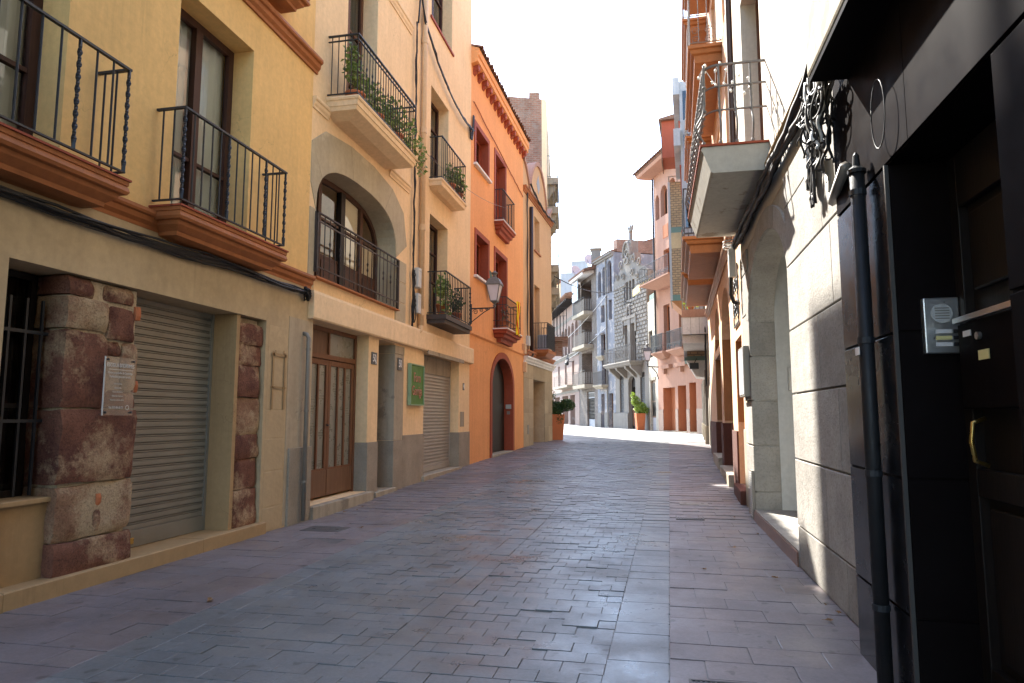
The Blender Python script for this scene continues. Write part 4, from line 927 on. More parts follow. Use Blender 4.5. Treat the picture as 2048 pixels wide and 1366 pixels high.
t = at(Cc, 'hanging_cloth', 'dark green cloth tied outside the lower orange house window', 'cloth', 1.3, -.13, 5.0); mb = MB()
for i in range(8):
    for j in range(8):
        f_ = lambda u, v: (u * .42 + v * .22, -.05 * math.sin(u * 6) - .02, .30 - v * .6 - u * .28 + .03 * math.sin(v * 9)); mb.quad(f_(i / 8, j / 8), f_((i + 1) / 8, j / 8), f_((i + 1) / 8, (j + 1) / 8), f_(i / 8, (j + 1) / 8))
obj('cloth', mb, M['green'], t, True)
rnd = random.Random(12)
single_cable('copper_cable', 'orange brown cable stapled diagonally under the orange eaves', [wl(Cc, .15 + 6.1 * k / 20, -.03, 9.55 - .62 * k / 20 + rnd.uniform(-.02, .02)) for k in range(21)], .014, M['pot'])
cableset('cable_swag', 'black cable loop joining the cream house to the orange house', [[wl(Cc, -.3 + .06 * i + .35 * k / 8, -.05, 8.72 - .5 * math.sin(PI * k / 8) + .05 * k) for k in range(9)] for i in range(2)], .02, [M['cable']])

# ================================================================== tan house with curved parapet
D, LD = facade('tan_house', 'tan house with wavy terracotta edged parapet over a beige stone ground floor', (-4.35, 22.8), (-4.1, 27.7))
mb = MB(); wall(mb, 0, LD, 3.25, 9.35, [(1.75, 2.65, 7.5, 8.8), (1.7, 2.62, 3.72, 6.2)], 0, .25); body(mb, 0, LD, 3.25, 9.35, 8); obj('upper_wall', mb, M['tan'], D)
window(D, 1.75, 2.65, 7.5, 8.8, .2, M['white'], M['glass'], 1, (), .06, backm=M['curtain']); window(D, 1.7, 2.62, 3.74, 6.2, .2, M['tan'], M['glass_d'], 1, (), .08, backm=M['blind']); obj('window_sill', MB().box(1.68, 2.72, -.06, .2, 7.44, 7.5), M['terra'], D)
# curved parapet
gp = [(0, 9.3)]; n = 30
def para(x):
    if x < 1.0: return 10.45 - .9 * (x / 1.0) ** 1.6
    if x < 3.9: return 9.55 + 1.5 * math.sin(PI * (x - 1.0) / 2.9) ** .55
    return 9.55 + .55 * max(0, (x - 4.1) / .9) ** 1.5
xs_ = [LD * i / 60 for i in range(61)]
obj('parapet', MB().prism([(0, 9.352)] + [(x, para(x)) for x in xs_] + [(LD, 9.352)], 0, .22), M['tan'], D, fix=True)
mb = MB()
for xa, xb in zip(xs_, xs_[1:]): mb.add([(xa, -.06, para(xa) - .14), (xb, -.06, para(xb) - .14), (xb, -.06, para(xb) + .02), (xa, -.06, para(xa) + .02), (xa, .26, para(xa) + .02), (xb, .26, para(xb) + .02), (xa, 0, para(xa) - .14), (xb, 0, para(xb) - .14)], [(0, 1, 2, 3), (3, 2, 5, 4), (0, 6, 7, 1)])
obj('parapet_coping', mb, M['pinkwall'], D)
obj('diamond_opening', MB().prism([(2.45, 9.85), (2.75, 10.2), (2.45, 10.6), (2.15, 10.2)], -.01, .02), M['whitefar'], D)
course(D, 0, LD + .05, 9.42, M['terra'], .12, .22, 'cornice')
obj('downpipe', MB().tube([(.98, -.07, 3.5), (.98, -.07, 8.9)], .07, 10).tube([(.98, -.07, 3.52), (1.0, -.05, 3.4), (1.05, .0, 3.34)], .06, 8), M['dark_pipe'], D, True)
course(D, 0, LD + .08, 3.62, M['terra'], .14, .2, 'terracotta_band'); course(D, 0, LD + .1, 3.40, M['white'], .16, .24, 'stone_cornice')
b = obj('balcony', console(MB(), 1.5, 3.0, .55, 3.72, [(1, 0), (1, .09), (.95, .1), (.75, .22)]), M['terra'], D); obj('balcony_edge', MB().box(1.49, 3.01, -.56, 0, 3.721, 3.74), M['pot'], b)
railing(b, 1.53, 2.97, .52, 3.74, 4.72, M['iron'], 14, 'p', r=.007, joined=True); obj('privacy_screen', MB().box(1.56, 2.96, -.505, -.495, 3.8, 4.68), M['slate'], b)
t = at(D, 'air_conditioner', 'white air conditioner unit standing on the tan house balcony', 'air conditioner', 1.9, -.28, 3.76)
obj('case', MB().box(-.14, .3, -.2, .18, 0, .55), M['whitefar'], t, bevel=.01); mb = MB()
for i in range(5): mb.box(-.15, -.14, -.17 + i * .07, -.15 + i * .07, .05, .5)
obj('grille', mb, M['greypipe'], t)
# stone slabs of the ground floor
mb = MB(); wall(mb, 0, LD, 0, 3.16, [(1.45, 3.4, .3, 2.66, 0, .5)], .02, .5); body(mb, 0, LD, 0, 3.16, 8, .02); obj('ground_floor_wall', mb, M['mortar'], D)
zz = [.25, .95, 1.45, 1.95, 2.66, 3.15]
for k in range(5):
    for a, b_ in ((.003, .72), (.73, 1.447), (3.403, 4.15), (4.16, LD - .003)):
        obj('stone_slab', MB().box(a, b_, -.012, .019, zz[k] + .004, zz[k + 1] - .004), M['stonebase'], D, bevel=.004)
obj('stone_slab', MB().box(1.45, 3.4, -.012, .019, 2.665, 3.146), M['stonebase'], D, bevel=.004)
obj('door_lining', MB().box(3.385, 3.395, .02, .5, .3, 2.655), M['stonebase'], D); obj('closed_door', MB().box(1.455, 3.385, .42, .46, .3, 2.65), M['sandstone2'], D); obj('doorstep', MB().slabtop(1.35, 3.5, -.06, .5, 0, .34, .01), M['concrete'], D)
obj('meter_hatch', MB().box(.5, .72, -.02, -.01, .72, 1.05), M['greypipe'], D)
for lb, q, z in (('upper beige junction box at the corner of the orange house', -.12, 3.62), ('grey electric box fixed beside the dark brown downpipe', .45, 3.95), ('lower beige junction box under the orange band', -.02, 3.0)):
    t = at(D, 'junction_box', lb, 'box', q, -.06, z); obj('case', MB().box(-.1, .1, -.06, .06, -.17, .17), M['pvc'] if z != 3.95 else M['greywall'], t, bevel=.01)
rnd = random.Random(21)
cableset('cable_run', 'black cables hanging down the tan wall from a roof bracket', [[wl(D, .42 + .04 * i + .05 * math.sin(k * .8 + i), -.05, 3.3 + 6.1 * k / 24) for k in range(25)] for i in range(2)], .018, [M['cable']])
cableset('cable_swag', 'black cable looped along the tan house cornice', [[wl(D, .4 + 4.5 * k / 20, -.16 - .02 * i, 9.55 - .22 * math.sin(PI * k / 20) - .15 * k / 20 + .03 * math.sin(k * 1.7 + i)) for k in range(21)] for i in range(3)], .016, [M['cable']])

# ================================================================== tall brick-sided house beyond
F, LF = facade('brick_gable_house', 'tall house with an old brick party wall rising above the tan parapet', (-4.32, 28.0), (-5.4, 36.6))
mb = MB(); mb.quad((0, .02, 0), (0, .02, 15), (0, 11, 16.4), (0, 11, 0)); mb.quad((LF, 0, 0), (LF, 11, 0), (LF, 11, 16.4), (LF, 0, 15)); mb.quad((0, 0, 15), (LF, 0, 15), (LF, 11, 16.4), (0, 11, 16.4)); mb.quad((0, 11, 0), (LF, 11, 0), (LF, 11, 16.4), (0, 11, 16.4))
obj('party_wall', mb, M['brickold'], F)
mb = MB(); wall(mb, -.005, LF, 0, 14.9, [(1.2, 2.3, 12.0, 14.2), (1.2, 2.3, 8.7, 11), (1.2, 2.3, 5, 7.4), (5, 6.1, 12, 14.2), (5, 6.1, 8.7, 11)], -.01, .3); mb.quad((-.006, -.01, 0), (-.006, -.01, 15), (-.006, .2, 15), (-.006, .2, 0)); obj('front_wall', mb, M['cream2'], F)
for i, z in enumerate((5, 8.7, 12)): window(F, 1.2, 2.3, z, z + 2.2, .22, M['walnut'], M['glass_d'], 2)
for z, zt in ((11.75, 12.75), (10.45, 11.15), (7.85, 9.4), (6.85, 7.4)):
    b = obj('balcony', MB().box(.7, 3.4, -.5, 0, z - .3, z).box(.9, 3.2, -.35, 0, z - .55, z - .3), M['concrete'], F); railing(b, .74, 3.36, .46, z, z + 1.0, M['iron_grey'], 16, 'p', joined=True, r=.009)
    for x in (1.0, 3.0): obj('bracket', MB().extrude_x([(0, z - .3), (-.42, z - .3), (0, z - .95)], x - .12, x + .12), M['concrete'], b)
b = obj('balcony', MB().box(.9, 3.4, -.85, 0, 4.55, 4.75).box(1.0, 3.2, -.6, 0, 4.1, 4.55), M['brickold'], F); railing(b, .94, 3.36, .8, 4.75, 6.0, M['iron'], 18, 'p', joined=True, r=.012)
for i, (x, z) in enumerate(((1.2, 14.3), (2.6, 13.3), (1.9, 12.9))):
    obj('wall_hole', MB().box(-.012, .0, 1.1 + x * .5, 1.35 + x * .5, z, z + .28), M['soil'], F)
obj('chimney_stub', MB().box(.02, .4, .3, .75, 15.02, 15.35), M['brickold'], F)

# ================================================================== black fronted house, right
G, LG = facade('black_granite_house', 'house front clad in polished black granite with a dark doorway', (1.12, 4.4), (1.12, -6.6))
mb = MB(); wall(mb, 0, LG, 0, 3.3, [(.90, 1.96, .10, 2.56, 0, .34), (4, 6.5, .4, 2.56)], .012, .34); body(mb, 0, LG, 0, 12, 9, .012); wall(mb, 0, LG, 3.3, 12, [], .012); obj('wall', mb, M['black_dull'], G)
for a, b_ in ((.004, .50), (.51, .896), (1.964, 2.9), (2.91, 3.99)):
    for z0, z1 in ((.0, .44), (.45, 1.06), (1.07, 1.74), (1.75, 2.55)):
        obj('granite_slab', MB().box(a, b_ - .004, 0, .011, z0, z1 - .004), M['black'] if a < .8 else M['black_dull'], G, bevel=.002)
for i, (a, b_) in enumerate(((.004, 1.2), (1.204, 2.4), (2.404, 3.6))): obj('granite_slab', MB().box(a, b_, 0, .011, 2.566, 3.29), M['black_dull'], G, bevel=.002)
for z0, z1 in ((.1, .44), (.45, 1.06), (1.07, 1.74), (1.75, 2.555)): obj('reveal_slab', MB().box(.897, .912, .013, .33, z0, z1 - .004), M['black_dull'], G)
obj('corner_trim', MB().box(-.055, -.005, .02, .16, 0, 3.3), M['slate'], G, bevel=.004); obj('doorway_edge', MB().box(.885, .9, -.006, .012, .0, 2.56), M['slate'], G)
dr = obj('door', MB().box(.915, 1.0, .26, .33, .1, 2.55).box(1.0, 1.95, .30, .33, .1, 2.55).box(1.0, 1.95, .26, .3, 1.0, 1.12).box(1.0, 1.95, .26, .3, .1, .28).box(1.0, 1.95, .26, .3, 2.3, 2.55), M['darkwood'], G, bevel=.005)
for z0, z1 in ((.32, .96), (1.9, 2.26)): obj('raised_panel', MB().box(1.06, 1.9, .275, .301, z0, z1), M['darkwood'], dr, bevel=.015)
obj('door_handle', MB().tube([(1.12, .26, 1.14), (1.12, .21, 1.16), (1.12, .20, 1.24), (1.12, .21, 1.32), (1.12, .26, 1.34)], .010, 8), M['brass'], dr, True)
obj('door_sill', MB().slabtop(.9, 1.96, -.05, .34, 0, .1, .008), M['black'], G)
t = at(G, 'mailbox', 'dark letterbox with a chrome top strip on the wooden door', 'mailbox', 1.22, .23, 1.38)
obj('case', MB().box(-.16, .5, -.03, .06, 0, .37), M['black_dull'], t, bevel=.006); obj('chrome_strip', MB().box(-.17, .5, -.045, -.02, .375, .40), M['steel'], t, bevel=.003)
obj('lock', MB().tube([(.05, -.03, .30), (.05, -.045, .30)], .016, 12), M['steel'], t); obj('name_tag', MB().box(.03, .12, -.034, -.03, .2, .24), M['awning'], t); obj('name_tag', MB().box(-.10, -.03, -.034, -.03, .31, .335), M['platewhite'], t)
def intercom(t, s=1.0, tag_m='platewhite', ax=None):
    ca = obj('case', MB().box(-.075 * s, .075 * s, -.03, .02, -.13 * s, .13 * s), M['steel'], t, bevel=.006)
    sp = MB().tube([(0, -.03, .055 * s), (0, -.036, .055 * s)], .045 * s, 20); obj('speaker_grille', sp, M['greywall'], t)
    for i in range(5): obj('speaker_slot', MB().box(-.03 * s, .03 * s, -.0375, -.036, .03 * s + i * .012 * s, .034 * s + i * .012 * s), M['greypipe'], t)
    for i in range(3):
        z = -.028 * s - i * .03 * s; obj('name_strip', MB().box(-.03 * s, .035 * s, -.034, -.03, z - .009 * s, z + .009 * s), M[tag_m] if i != 1 else M['awning'], t); obj('call_button', MB().box(.04 * s, .062 * s, -.036, -.03, z - .008 * s, z + .008 * s), M['plateblack'], t)
t = thing('intercom', 'steel door intercom with three name strips beside the black doorway', 'intercom', (1.305, 3.485, 1.765), 0); intercom(t, 1.0)
number_plate(G, 'lilac house number tile reading 47 on black granite', .44, -.012, 2.34, '47', .09, .17, 'platelilac', 'platewhite')
t = at(G, 'downpipe', 'black capped downpipe in front of the polished black granite', 'pipe', .62, -.05, 0); obj('pipe', MB().tube([(0, 0, .02), (0, 0, 2.62)], .037, 14), M['cable'], t, True)
for z in (.4, 1.05, 1.72, 2.5): obj('clamp', MB().tube([(0, 0, z), (0, 0, z + .03)], .042, 14), M['iron'], t)
obj('cap', MB().lathe([(.046, 2.62), (.046, 2.64), (.02, 2.66), (.015, 2.72), (.005, 2.735)], n=12), M['cable'], t)
obj('sticker', MB().box(-.035, .035, -.046, -.043, 1.66, 1.70), M['platewhite'], t)
# shallow balcony over the doorway
b = obj('balcony', MB().box(.34, LG, -.21, .0, 3.30, 4.5), M['concrete'], G, bevel=.02)
obj('soffit', MB().box(.36, LG, -.20, .0, 3.27, 3.299), M['black_dull'], b)

# ================================================================== limestone clad house with arched porch
Hh, LH = facade('limestone_house', 'cream house clad in limestone panels with an arched open porch', (1.28, 10.2), (1.28, 4.4))
op = (.70, 3.48, .0, 3.42, .80, .30)
mb = MB(); wall(mb, 0, LH, 0, 3.62, [op], 0, .3); body(mb, 0, LH, 0, 3.62, 9); obj('ground_floor_wall', mb, M['hstone'], Hh)
mb = MB(); wall(mb, -.02, LH, 3.62, 13, [(.85, 2.35, 4.32, 7.0, 0, .3), (.85, 2.35, 8.0, 10.4, 0, .3)], -.004, .3); body(mb, -.02, LH, 3.62, 13, 9, -.004); obj('upper_wall', mb, M['creamwall'], Hh)
for q in ((.85, 2.35, 4.34, 7), (.85, 2.35, 8, 10.4)): window(Hh, *q, .2, M['redwood'], M['glass'], 2, (.6,), .08, backm=M['curtain'])
obj('window_blind_box', MB().box(4.3, 4.75, -.12, 0, 5.0, 6.2), M['greywall'], Hh)
zz = [0, .37, .965, 1.55, 2.135, 2.73, 3.30, 3.61]
for k in range(7):
    xs_ = [3.49, 4.62, LH] if k % 2 else [3.49, 5.1, LH]
    if k >= 5: xs_ = [3.49, 4.9, LH]
    for a, b_ in zip(xs_, xs_[1:]): obj('limestone_panel', MB().box(a + (.006 if a > 3.5 else 0), b_, -.035 - .002 * (k % 2), -.001, zz[k] + .007, zz[k + 1] - .007), M['limestone'], Hh, bevel=.006)
for k in range(7): obj('limestone_panel', MB().box(.004, .694, -.028, -.001, zz[k] + .01, zz[k + 1] - .01), M['limestone'], Hh, bevel=.006)
# jamb blocks and arch stones
for k in range(5): obj('jamb_block', MB().box(.69, .712 + .004 * (k % 2), -.027, .30, zz[k] + .008 + .12 * (k == 0), min(2.6, zz[k + 1]) - .008), M['hstone'], Hh, bevel=.005)
for i in range(9):
    sub = [(2.09 - 1.39 * math.cos(PI * (i + j / 3) / 9), 2.62 + .80 * math.sin(PI * (i + j / 3) / 9)) for j in range(4)]
    ou = [(2.09 + (x - 2.09) * 1.16, 2.62 + (z - 2.62) * 1.28 + .02) for x, z in sub]
    obj('arch_stone', MB().prism(sub + ou[::-1], -.03 - .003 * (i % 2), .0), M['limestone'], Hh, bevel=.004)
# porch room
mb = MB(); mb.quad((.705, .3, .12), (.705, 3.2, .12), (.705, 3.2, 3.42), (.705, .3, 3.42)); mb.quad((3.475, .3, .12), (3.475, 3.2, .12), (3.475, 3.2, 3.42), (3.475, .3, 3.42)); mb.quad((.7, 3.2, .12), (3.48, 3.2, .12), (3.48, 3.2, 3.42), (.7, 3.2, 3.42)); mb.quad((.7, .3, 3.42), (3.48, .3, 3.42), (3.48, 3.2, 3.42), (.7, 3.2, 3.42))
obj('porch_lining', mb, M['greywall'], Hh); obj('porch_floor', MB().box(.7, 3.48, -.04, 3.2, 0, .145), M['limestone'], Hh, bevel=.006); obj('step_riser', MB().box(.69, 3.49, -.055, -.041, 0, .13), M['plinth'], Hh)
t = thing('intercom', 'pale intercom panel on the grey side wall of the arched porch', 'intercom', (1.80, 9.46, 1.83), 0); intercom(t, 1.15)
t = at(Hh, 'notice_board', 'shallow pale metal notice case on the limestone pier beside the porch', 'notice board', .35, -.05, 1.95); obj('case', MB().box(-.28, .28, -.05, .03, -.34, .34), M['greypipe'], t, bevel=.006); obj('door_pane', MB().box(-.25, .25, -.056, -.05, -.31, .31), M['whitefar'], t)
t = at(Hh, 'ribbed_guard', 'ribbed metal corner guard low on the limestone pier', 'guard', .60, -.05, 0.02); obj('plate', MB().box(-.10, .1, -.012, .02, 0, .62), M['greypipe'], t)
for i in range(20): obj('rib', MB().box(-.1, .1, -.017, -.012, .03 + i * .029, .045 + i * .029), M['greywall'], t)
# bulging wrought iron balcony
bl = obj('balcony', MB().extrude_x([(0, 4.30), (-.70, 4.30), (-.72, 4.27), (-.70, 4.24), (-.62, 4.02), (-.60, 4.0), (0, 4.0)], -.15, 2.66), M['slab'], Hh); obj('tile_edge', MB().box(-.17, 2.68, -.73, 0, 4.302, 4.325), M['brickred'], bl)
def pb(h=.95):                                             # pot-bellied bar: bulges out low down
    pts = []; rr = []
    for i in range(26):
        z = h * i / 25; t_ = z / h; bul = .10 * math.exp(-((t_ - .22) / .14) ** 2); pts.append((0, -bul, z)); rr.append(.013 if (t_ < .42 or t_ > .86) else .010 + .006 * abs(math.sin(t_ * 40)))
    mb = MB().tube(pts, rr, 5); mb.lathe([(.004, 0), (.022, .02), (.022, .05), (.006, .06)], (0, -.02, 0), 6)
    for zc in (.43, .72): mb.lathe([(.002, -.03), (.028, 0), (.002, .03)], (0, 0, h * zc), 6)
    return mb.mesh('bellied_baluster', M['iron_grey'], True)
pm = pb(); n = 15
for i in range(n): inst('bellied_baluster', pm, bl, (-.10 + 2.70 * i / (n - 1), -.66, 4.325))
for i in range(3):
    inst('bellied_baluster', pm, bl, (2.60, -.50 + .17 * i, 4.325), (0, 0, PI / 2)); inst('bellied_baluster', pm, bl, (-.10, -.50 + .17 * i, 4.325), (0, 0, -PI / 2))
mb = MB()
for z, r_ in ((5.27, .016), (5.02, .012), (4.74, .012)):
    cr = [(2.60 - .18 * (1 - math.sin(a * PI / 12)), -.66 + .18 * (1 - math.cos(a * PI / 12)) if False else -.48 - .18 * math.cos((6 - a) * PI / 12), z) for a in range(7)]
    mb.tube([(-.10, 0, z), (-.10, -.66, z), (2.42, -.66, z)] + [(2.42 + .18 * math.sin(a * PI / 12), -.48 - .18 * math.cos(a * PI / 12), z) for a in range(1, 7)] + [(2.60, 0, z)], r_, 5)
obj('rail', mb, M['iron_grey'], bl)
rnd = random.Random(31); t = at(Hh, 'string_lights', 'string of small white bulbs wound through the wrought iron railing', 'string lights', 2.6, -.6, 5.1); pts = [(-.05 + rnd.uniform(-.08, .05), -.08 + i * .035 + rnd.uniform(-.03, .03), .12 + .12 * math.sin(i * 1.3) - .15 * (i > 8)) for i in range(16)]
obj('wire', MB().tube(pts, .004, 5), M['cable_w'], t)
for p in pts[::1]: obj('bulb', MB().lathe([(.004, 0), (.013, -.012), (.016, -.026), (.01, -.04), (.001, -.044)], (p[0], p[1], p[2]), 8), M['bulb'], t, True)
# cables under the balcony
rnd = random.Random(33); paths = []
for i in range(10):
    dz, dx = rnd.uniform(-.07, .07), rnd.uniform(.05, .13); paths.append([(1.28 - dx + rnd.uniform(-.01, .01), 4.9 + 5.4 * k / 26, 3.84 + dz - .0 * k + .02 * math.sin(k * .7 + i) + rnd.uniform(-.012, .012) + (.14 if k < 3 else 0) * (3 - k) / 3) for k in range(27)])
cableset('cable_bundle', 'fat bundle of black cables running under the wrought iron balcony', paths, [.03, .02, .015, .025], [M['cable']])
single_cable('conduit', 'beige conduit running above the cable bundle on the cream wall', [(1.245, 4.9, 4.06), (1.245, 10.3, 4.06)], .03, M['sandstone2'])
paths = []
for i in range(44):
    ya, za, yb, zb = rnd.uniform(4.1, 4.8), rnd.uniform(3.3, 3.62), rnd.uniform(4.2, 4.82), rnd.uniform(2.9, 3.35); f1, f2, p1_, p2_ = rnd.uniform(3, 9), rnd.uniform(3, 8), rnd.uniform(0, 6), rnd.uniform(0, 6); am = rnd.uniform(.008, .035); dx = rnd.uniform(0, .1)
    paths.append([(1.09 - dx + .015 * math.sin(k * .7 + p1_), ya + (yb - ya) * k / 18 + am * math.sin(f1 * k / 18 + p1_), za + (zb - za) * k / 18 - .10 * math.sin(PI * k / 18) * (i % 3) + am * .8 * math.sin(f2 * k / 18 + p2_)) for k in range(19)])
for i in range(5):
    a = rnd.uniform(0, 6.3); cy, cz, rr_ = rnd.uniform(4.25, 4.6), rnd.uniform(3.2, 3.42), rnd.uniform(.1, .17)
    paths.append([(1.04 - .01 * i, cy + rr_ * 1.2 * math.cos(a + k * .35) , cz + rr_ * .6 * math.sin(a + k * .35) + .25 * rr_ * math.cos(a + k * .35)) for k in range(22)])
cableset('cable_tangle', 'wild tangle of black and white cables where the black house meets the cream wall', paths, [.007, .005, .010, .006], [M['cable'], M['cable'], M['cable'], M['cable'], M['cable'], M['cable'], M['cable_w']])
paths = []
for i in range(6): paths.append([(1.20 - .02 * rnd.random(), 5.28 + .05 * math.sin(k * .45 + i) + .01 * i, 3.75 - .07 * k + (.10 * (k - 12) if k > 12 else 0)) for k in range(16)])
cableset('cable_loop', 'hanging loop of spare black cable beside a white splice box', paths, [.012, .009], [M['cable']])
t = at(Hh, 'splice_box', 'long white cable splice box on the limestone wall', 'box', 4.78, -.08, 3.34); obj('case', MB().box(-.05, .05, -.03, .04, -.2, .2), M['white'], t, bevel=.01); obj('gland', MB().tube([(0, 0, -.2), (0, 0, -.27)], .03, 8), M['cable'], t)
t = at(Hh, 'splice_box', 'grey cable box wrapped in white cable at the far end of the bundle', 'box', -.12, -.12, 3.62); obj('case', MB().box(-.07, .07, -.05, .05, -.25, .18), M['greywall'], t, bevel=.012)
obj('cable_coil', MB().tube([(.10 * math.cos(k * .6), .10 * math.sin(k * .6) - .02, .17 + .004 * k) for k in range(36)], .009, 5), M['cable_w'], t); obj('tail_cable', MB().tube([(0, -.02, -.25), (.02, -.03, -.5), (.06, 0, -.62), (.12, .06, -.66)], .03, 8), M['cable'], t)
single_cable('grey_conduit_elbow', 'curved grey conduit below the cable tangle', [(1.14, 4.62, 3.0), (1.14, 4.60, 2.78), (1.13, 4.52, 2.70), (1.1, 4.3, 2.70), (1.09, 4.05, 2.76)], .032, M['greypipe'])
single_cable('cable_ring', 'large loose ring of black cable hanging on the black granite', [(1.085, 3.45 + .10 * math.cos(k * .32), 2.80 + .17 * math.sin(k * .32)) for k in range(22)], .003, M['cable'])

# ================================================================== peach arcade house (right, beyond the porch)
I, LI = facade('peach_arcade_house', 'peach house with tall arched doorways, dark red plinth and orange balcony soffits', (1.65, 21.3), (1.30, 10.2))
iop = [(3.05, 5.15, .2, 2.78), (3.2, 5.0, 2.98, 3.95, .75, .3), (5.85, 8.3, .1, 3.92, 1.0, .3), (9.3, 10.45, .05, 2.6)]
iup = [(3.4, 4.6, 4.98, 7.3), (6.0, 7.3, 4.98, 7.3), (3.4, 4.6, 8.35, 10.6), (6, 7.3, 8.35, 10.6), (1.0, 2.2, 4.98, 7.3), (1, 2.2, 8.35, 10.6), (9, 10.2, 8.35, 10.6), (9, 10.2, 5.2, 7.3)]
mb = MB(); wall(mb, 0, LI, 0, 14.5, iop + iup, 0, .3); body(mb, 0, LI, 0, 14.5, 9); obj('wall', mb, M['peach'], I)
for q in iup: window(I, *q[:4], .2, M['walnut'], M['glass_d'], 2, (), .08, backm=M['curtain'])
for a, b_, c, d in ((3.05, 5.15, .2, 2.78), (3.2, 5.0, 2.98, 3.7), (5.85, 8.3, .1, 3.5), (9.3, 10.45, .05, 2.6)):
    obj('door_leaf', MB().box(a, b_, .25, .29, c, d + (.4 if b_ == 8.3 else 0)), M['redwood'] if b_ != 10.45 else M['rustsoffit'], I)
    for q in (a + .007, b_ - .007): obj('door_reveal', MB().box(q - .005, q + .005, .004, .25, max(c, 1.25), d), M['rustsoffit'], I)
for a, b_ in ((0, 3.045), (5.155, 5.845), (8.305, 9.295)): obj('plinth', MB().box(a, b_, -.03, 0, 0, 1.2 if a < 8 else 1.1), M['dkred'], I, bevel=.005)
for a in (3.045, 5.155, 5.845, 8.305): obj('plinth_return', MB().box(a - .011, a + .011, -.028, .26, 0, 1.2), M['dkred'], I)
obj('stone_plinth', MB().box(10.46, LI - .005, -.02, 0, 0, 1.15), M['concrete'], I, bevel=.006); obj('doorstep', MB().slabtop(5.8, 8.35, -.12, .26, 0, .3, .01), M['concrete'], I); obj('doorstep', MB().slabtop(3.0, 5.2, -.12, .26, 0, .42, .01), M['concrete'], I); obj('doorstep', MB().slabtop(9.25, 10.5, -.1, .26, 0, .24, .01), M['dkred'], I)
course(I, 0, LI, 4.45, M['rustsoffit'], .1, .2)
wr = obj('wrought_panel', MB().box(9.45, 10.35, -.03, -.01, 2.8, 2.83).box(9.45, 10.35, -.03, -.01, 3.7, 3.73).box(9.45, 9.48, -.03, -.01, 2.83, 3.7).box(10.32, 10.35, -.03, -.01, 2.83, 3.7), M['iron'], I)
for i in range(3):
    for k in range(2): obj('scroll', MB().tube([(p[0], p[1] - .02, p[2]) for p in spiral((9.62 + i * .28, 0, 3.05 + k * .4), .15, 1.5, (1, 0))], .012, 5), M['iron'], wr)
def sof_balcony(root, x0, x1, zt, p, n, rm='iron', lower=.32, scroll=False):
    b = obj('balcony', console(MB(), x0, x1, p, zt, [(1, 0), (1, .06), (.93, .075), (.9, .14), (.82, .16), (.80, lower), (.4, lower + .02)]), M['rustsoffit'], root)
    railing(b, x0 + .05, x1 - .05, p - .05, zt, zt + 1.0, M[rm], n, 'p', joined=True, r=.008)
    if scroll:
        k = int((x1 - x0) / .22)
        for i in range(k):
            for z in (.12, .3): obj('scroll', MB().tube([(q[0], q[1] - p + .05, q[2]) for q in spiral((x0 + .16 + i * (x1 - x0 - .3) / (k - 1), 0, zt + z), .085, 1.4, (1, 0), 12)], .006, 4), M[rm], b)
        for i in range(3):
            for z in (.12, .3): obj('scroll', MB().tube([(x1 - .05, q[1], q[2]) for q in spiral((0, -p + .15 + i * .24, zt + z), .085, 1.4, (0, 1), 12)], .006, 4), M[rm], b)
    return b
for a, b_ in ((.15, 3.95), (4.35, 7.45)): sof_balcony(I, a, b_, 4.95, .80, 22)
for a, b_, z in ((4.9, 8.7, 8.3), (1.2, 4.4, 8.3), (4.9, 8.7, 11.4), (1.2, 4.4, 11.4)): sof_balcony(I, a, b_, z, .62, 20, 'iron_grey', .3, True)
obj('drain_pipe', MB().tube([(10.9, -.06, 4.3), (10.9, -.06, 14)], .05, 10), M['dark_pipe'], I); obj('cornice_band', MB().box(10.2, LI + .2, -.12, 0, 8.6, 14), M['sandstone'], I)

# ================================================================== plain house with projecting bays
J, LJ = facade('bay_window_house', 'grey rendered house with projecting brick bays and white balconies', (2.5, 36.9), (1.65, 21.3))
jop = [(1.5, 3.0, .4, 2.8), (5, 6.4, .4, 2.8), (8.6, 10, .4, 2.8), (12.4, 13.8, .3, 2.7)]
mb = MB(); wall(mb, 0, LJ, 0, 14, jop, 0, .3); body(mb, 0, LJ, 0, 14, 8); obj('wall', mb, M['oldcream'], J)
for a, b_, c, d in jop: obj('door_leaf', MB().box(a, b_, .22, .26, c, d), M['darkwood'], J)
for a in (.2, 3.4, 7.2, 11): obj('pilaster', MB().box(a, a + .5, -.10, 0, 0, 3.0), M['mstone'], J, bevel=.01); obj('pilaster_base', MB().box(a - .04, a + .54, -.14, 0, 0, 1.0), M['concrete'], J, bevel=.01)
def bay(x0, x1, p, z0, z1, name, bands, capm='white', fm='brickbay'):
    b = obj(name, MB().box(x0, x1, -p, 0, z0, z1), M[fm], J)
    obj('corner_post', MB().box(x1 - .06, x1 + .02, -p - .02, -p + .09, z0, z1), M['whitefar'], b)
    for q, h, mk in bands: obj('band', MB().box(x0 - .01, x1 + .012, -p - .012, 0, q, q + h), M[mk], b)
    obj('underside', MB().add([(x0, -p, z0), (x1, -p, z0), (x1, 0, z0), (x0, 0, z0), (x0, -p * .5, z0 - .7), (x1, -p * .5, z0 - .7), (x1, 0, z0 - .75), (x0, 0, z0 - .75)], [(0, 1, 5, 4), (1, 2, 6, 5), (0, 4, 7, 3), (4, 5, 6, 7)]), M[capm], b)
    return b
b = bay(.5, 2.9, 1.45, 7.0, 13.0, 'brick_bay', [(6.98, .3, 'green'), (10.4, .28, 'green'), (9.6, .8, 'sandstone')], 'rustsoffit')
obj('window_strip', MB().box(2.905, 2.93, -.82, -.55, 7.4, 9.5), M['glass_d'], b); obj('roof_rail', MB().box(.5, 2.9, -1.45, -1.41, 13.28, 13.32).box(2.86, 2.9, -1.4, -.1, 13.28, 13.32), M['greypipe'], b)
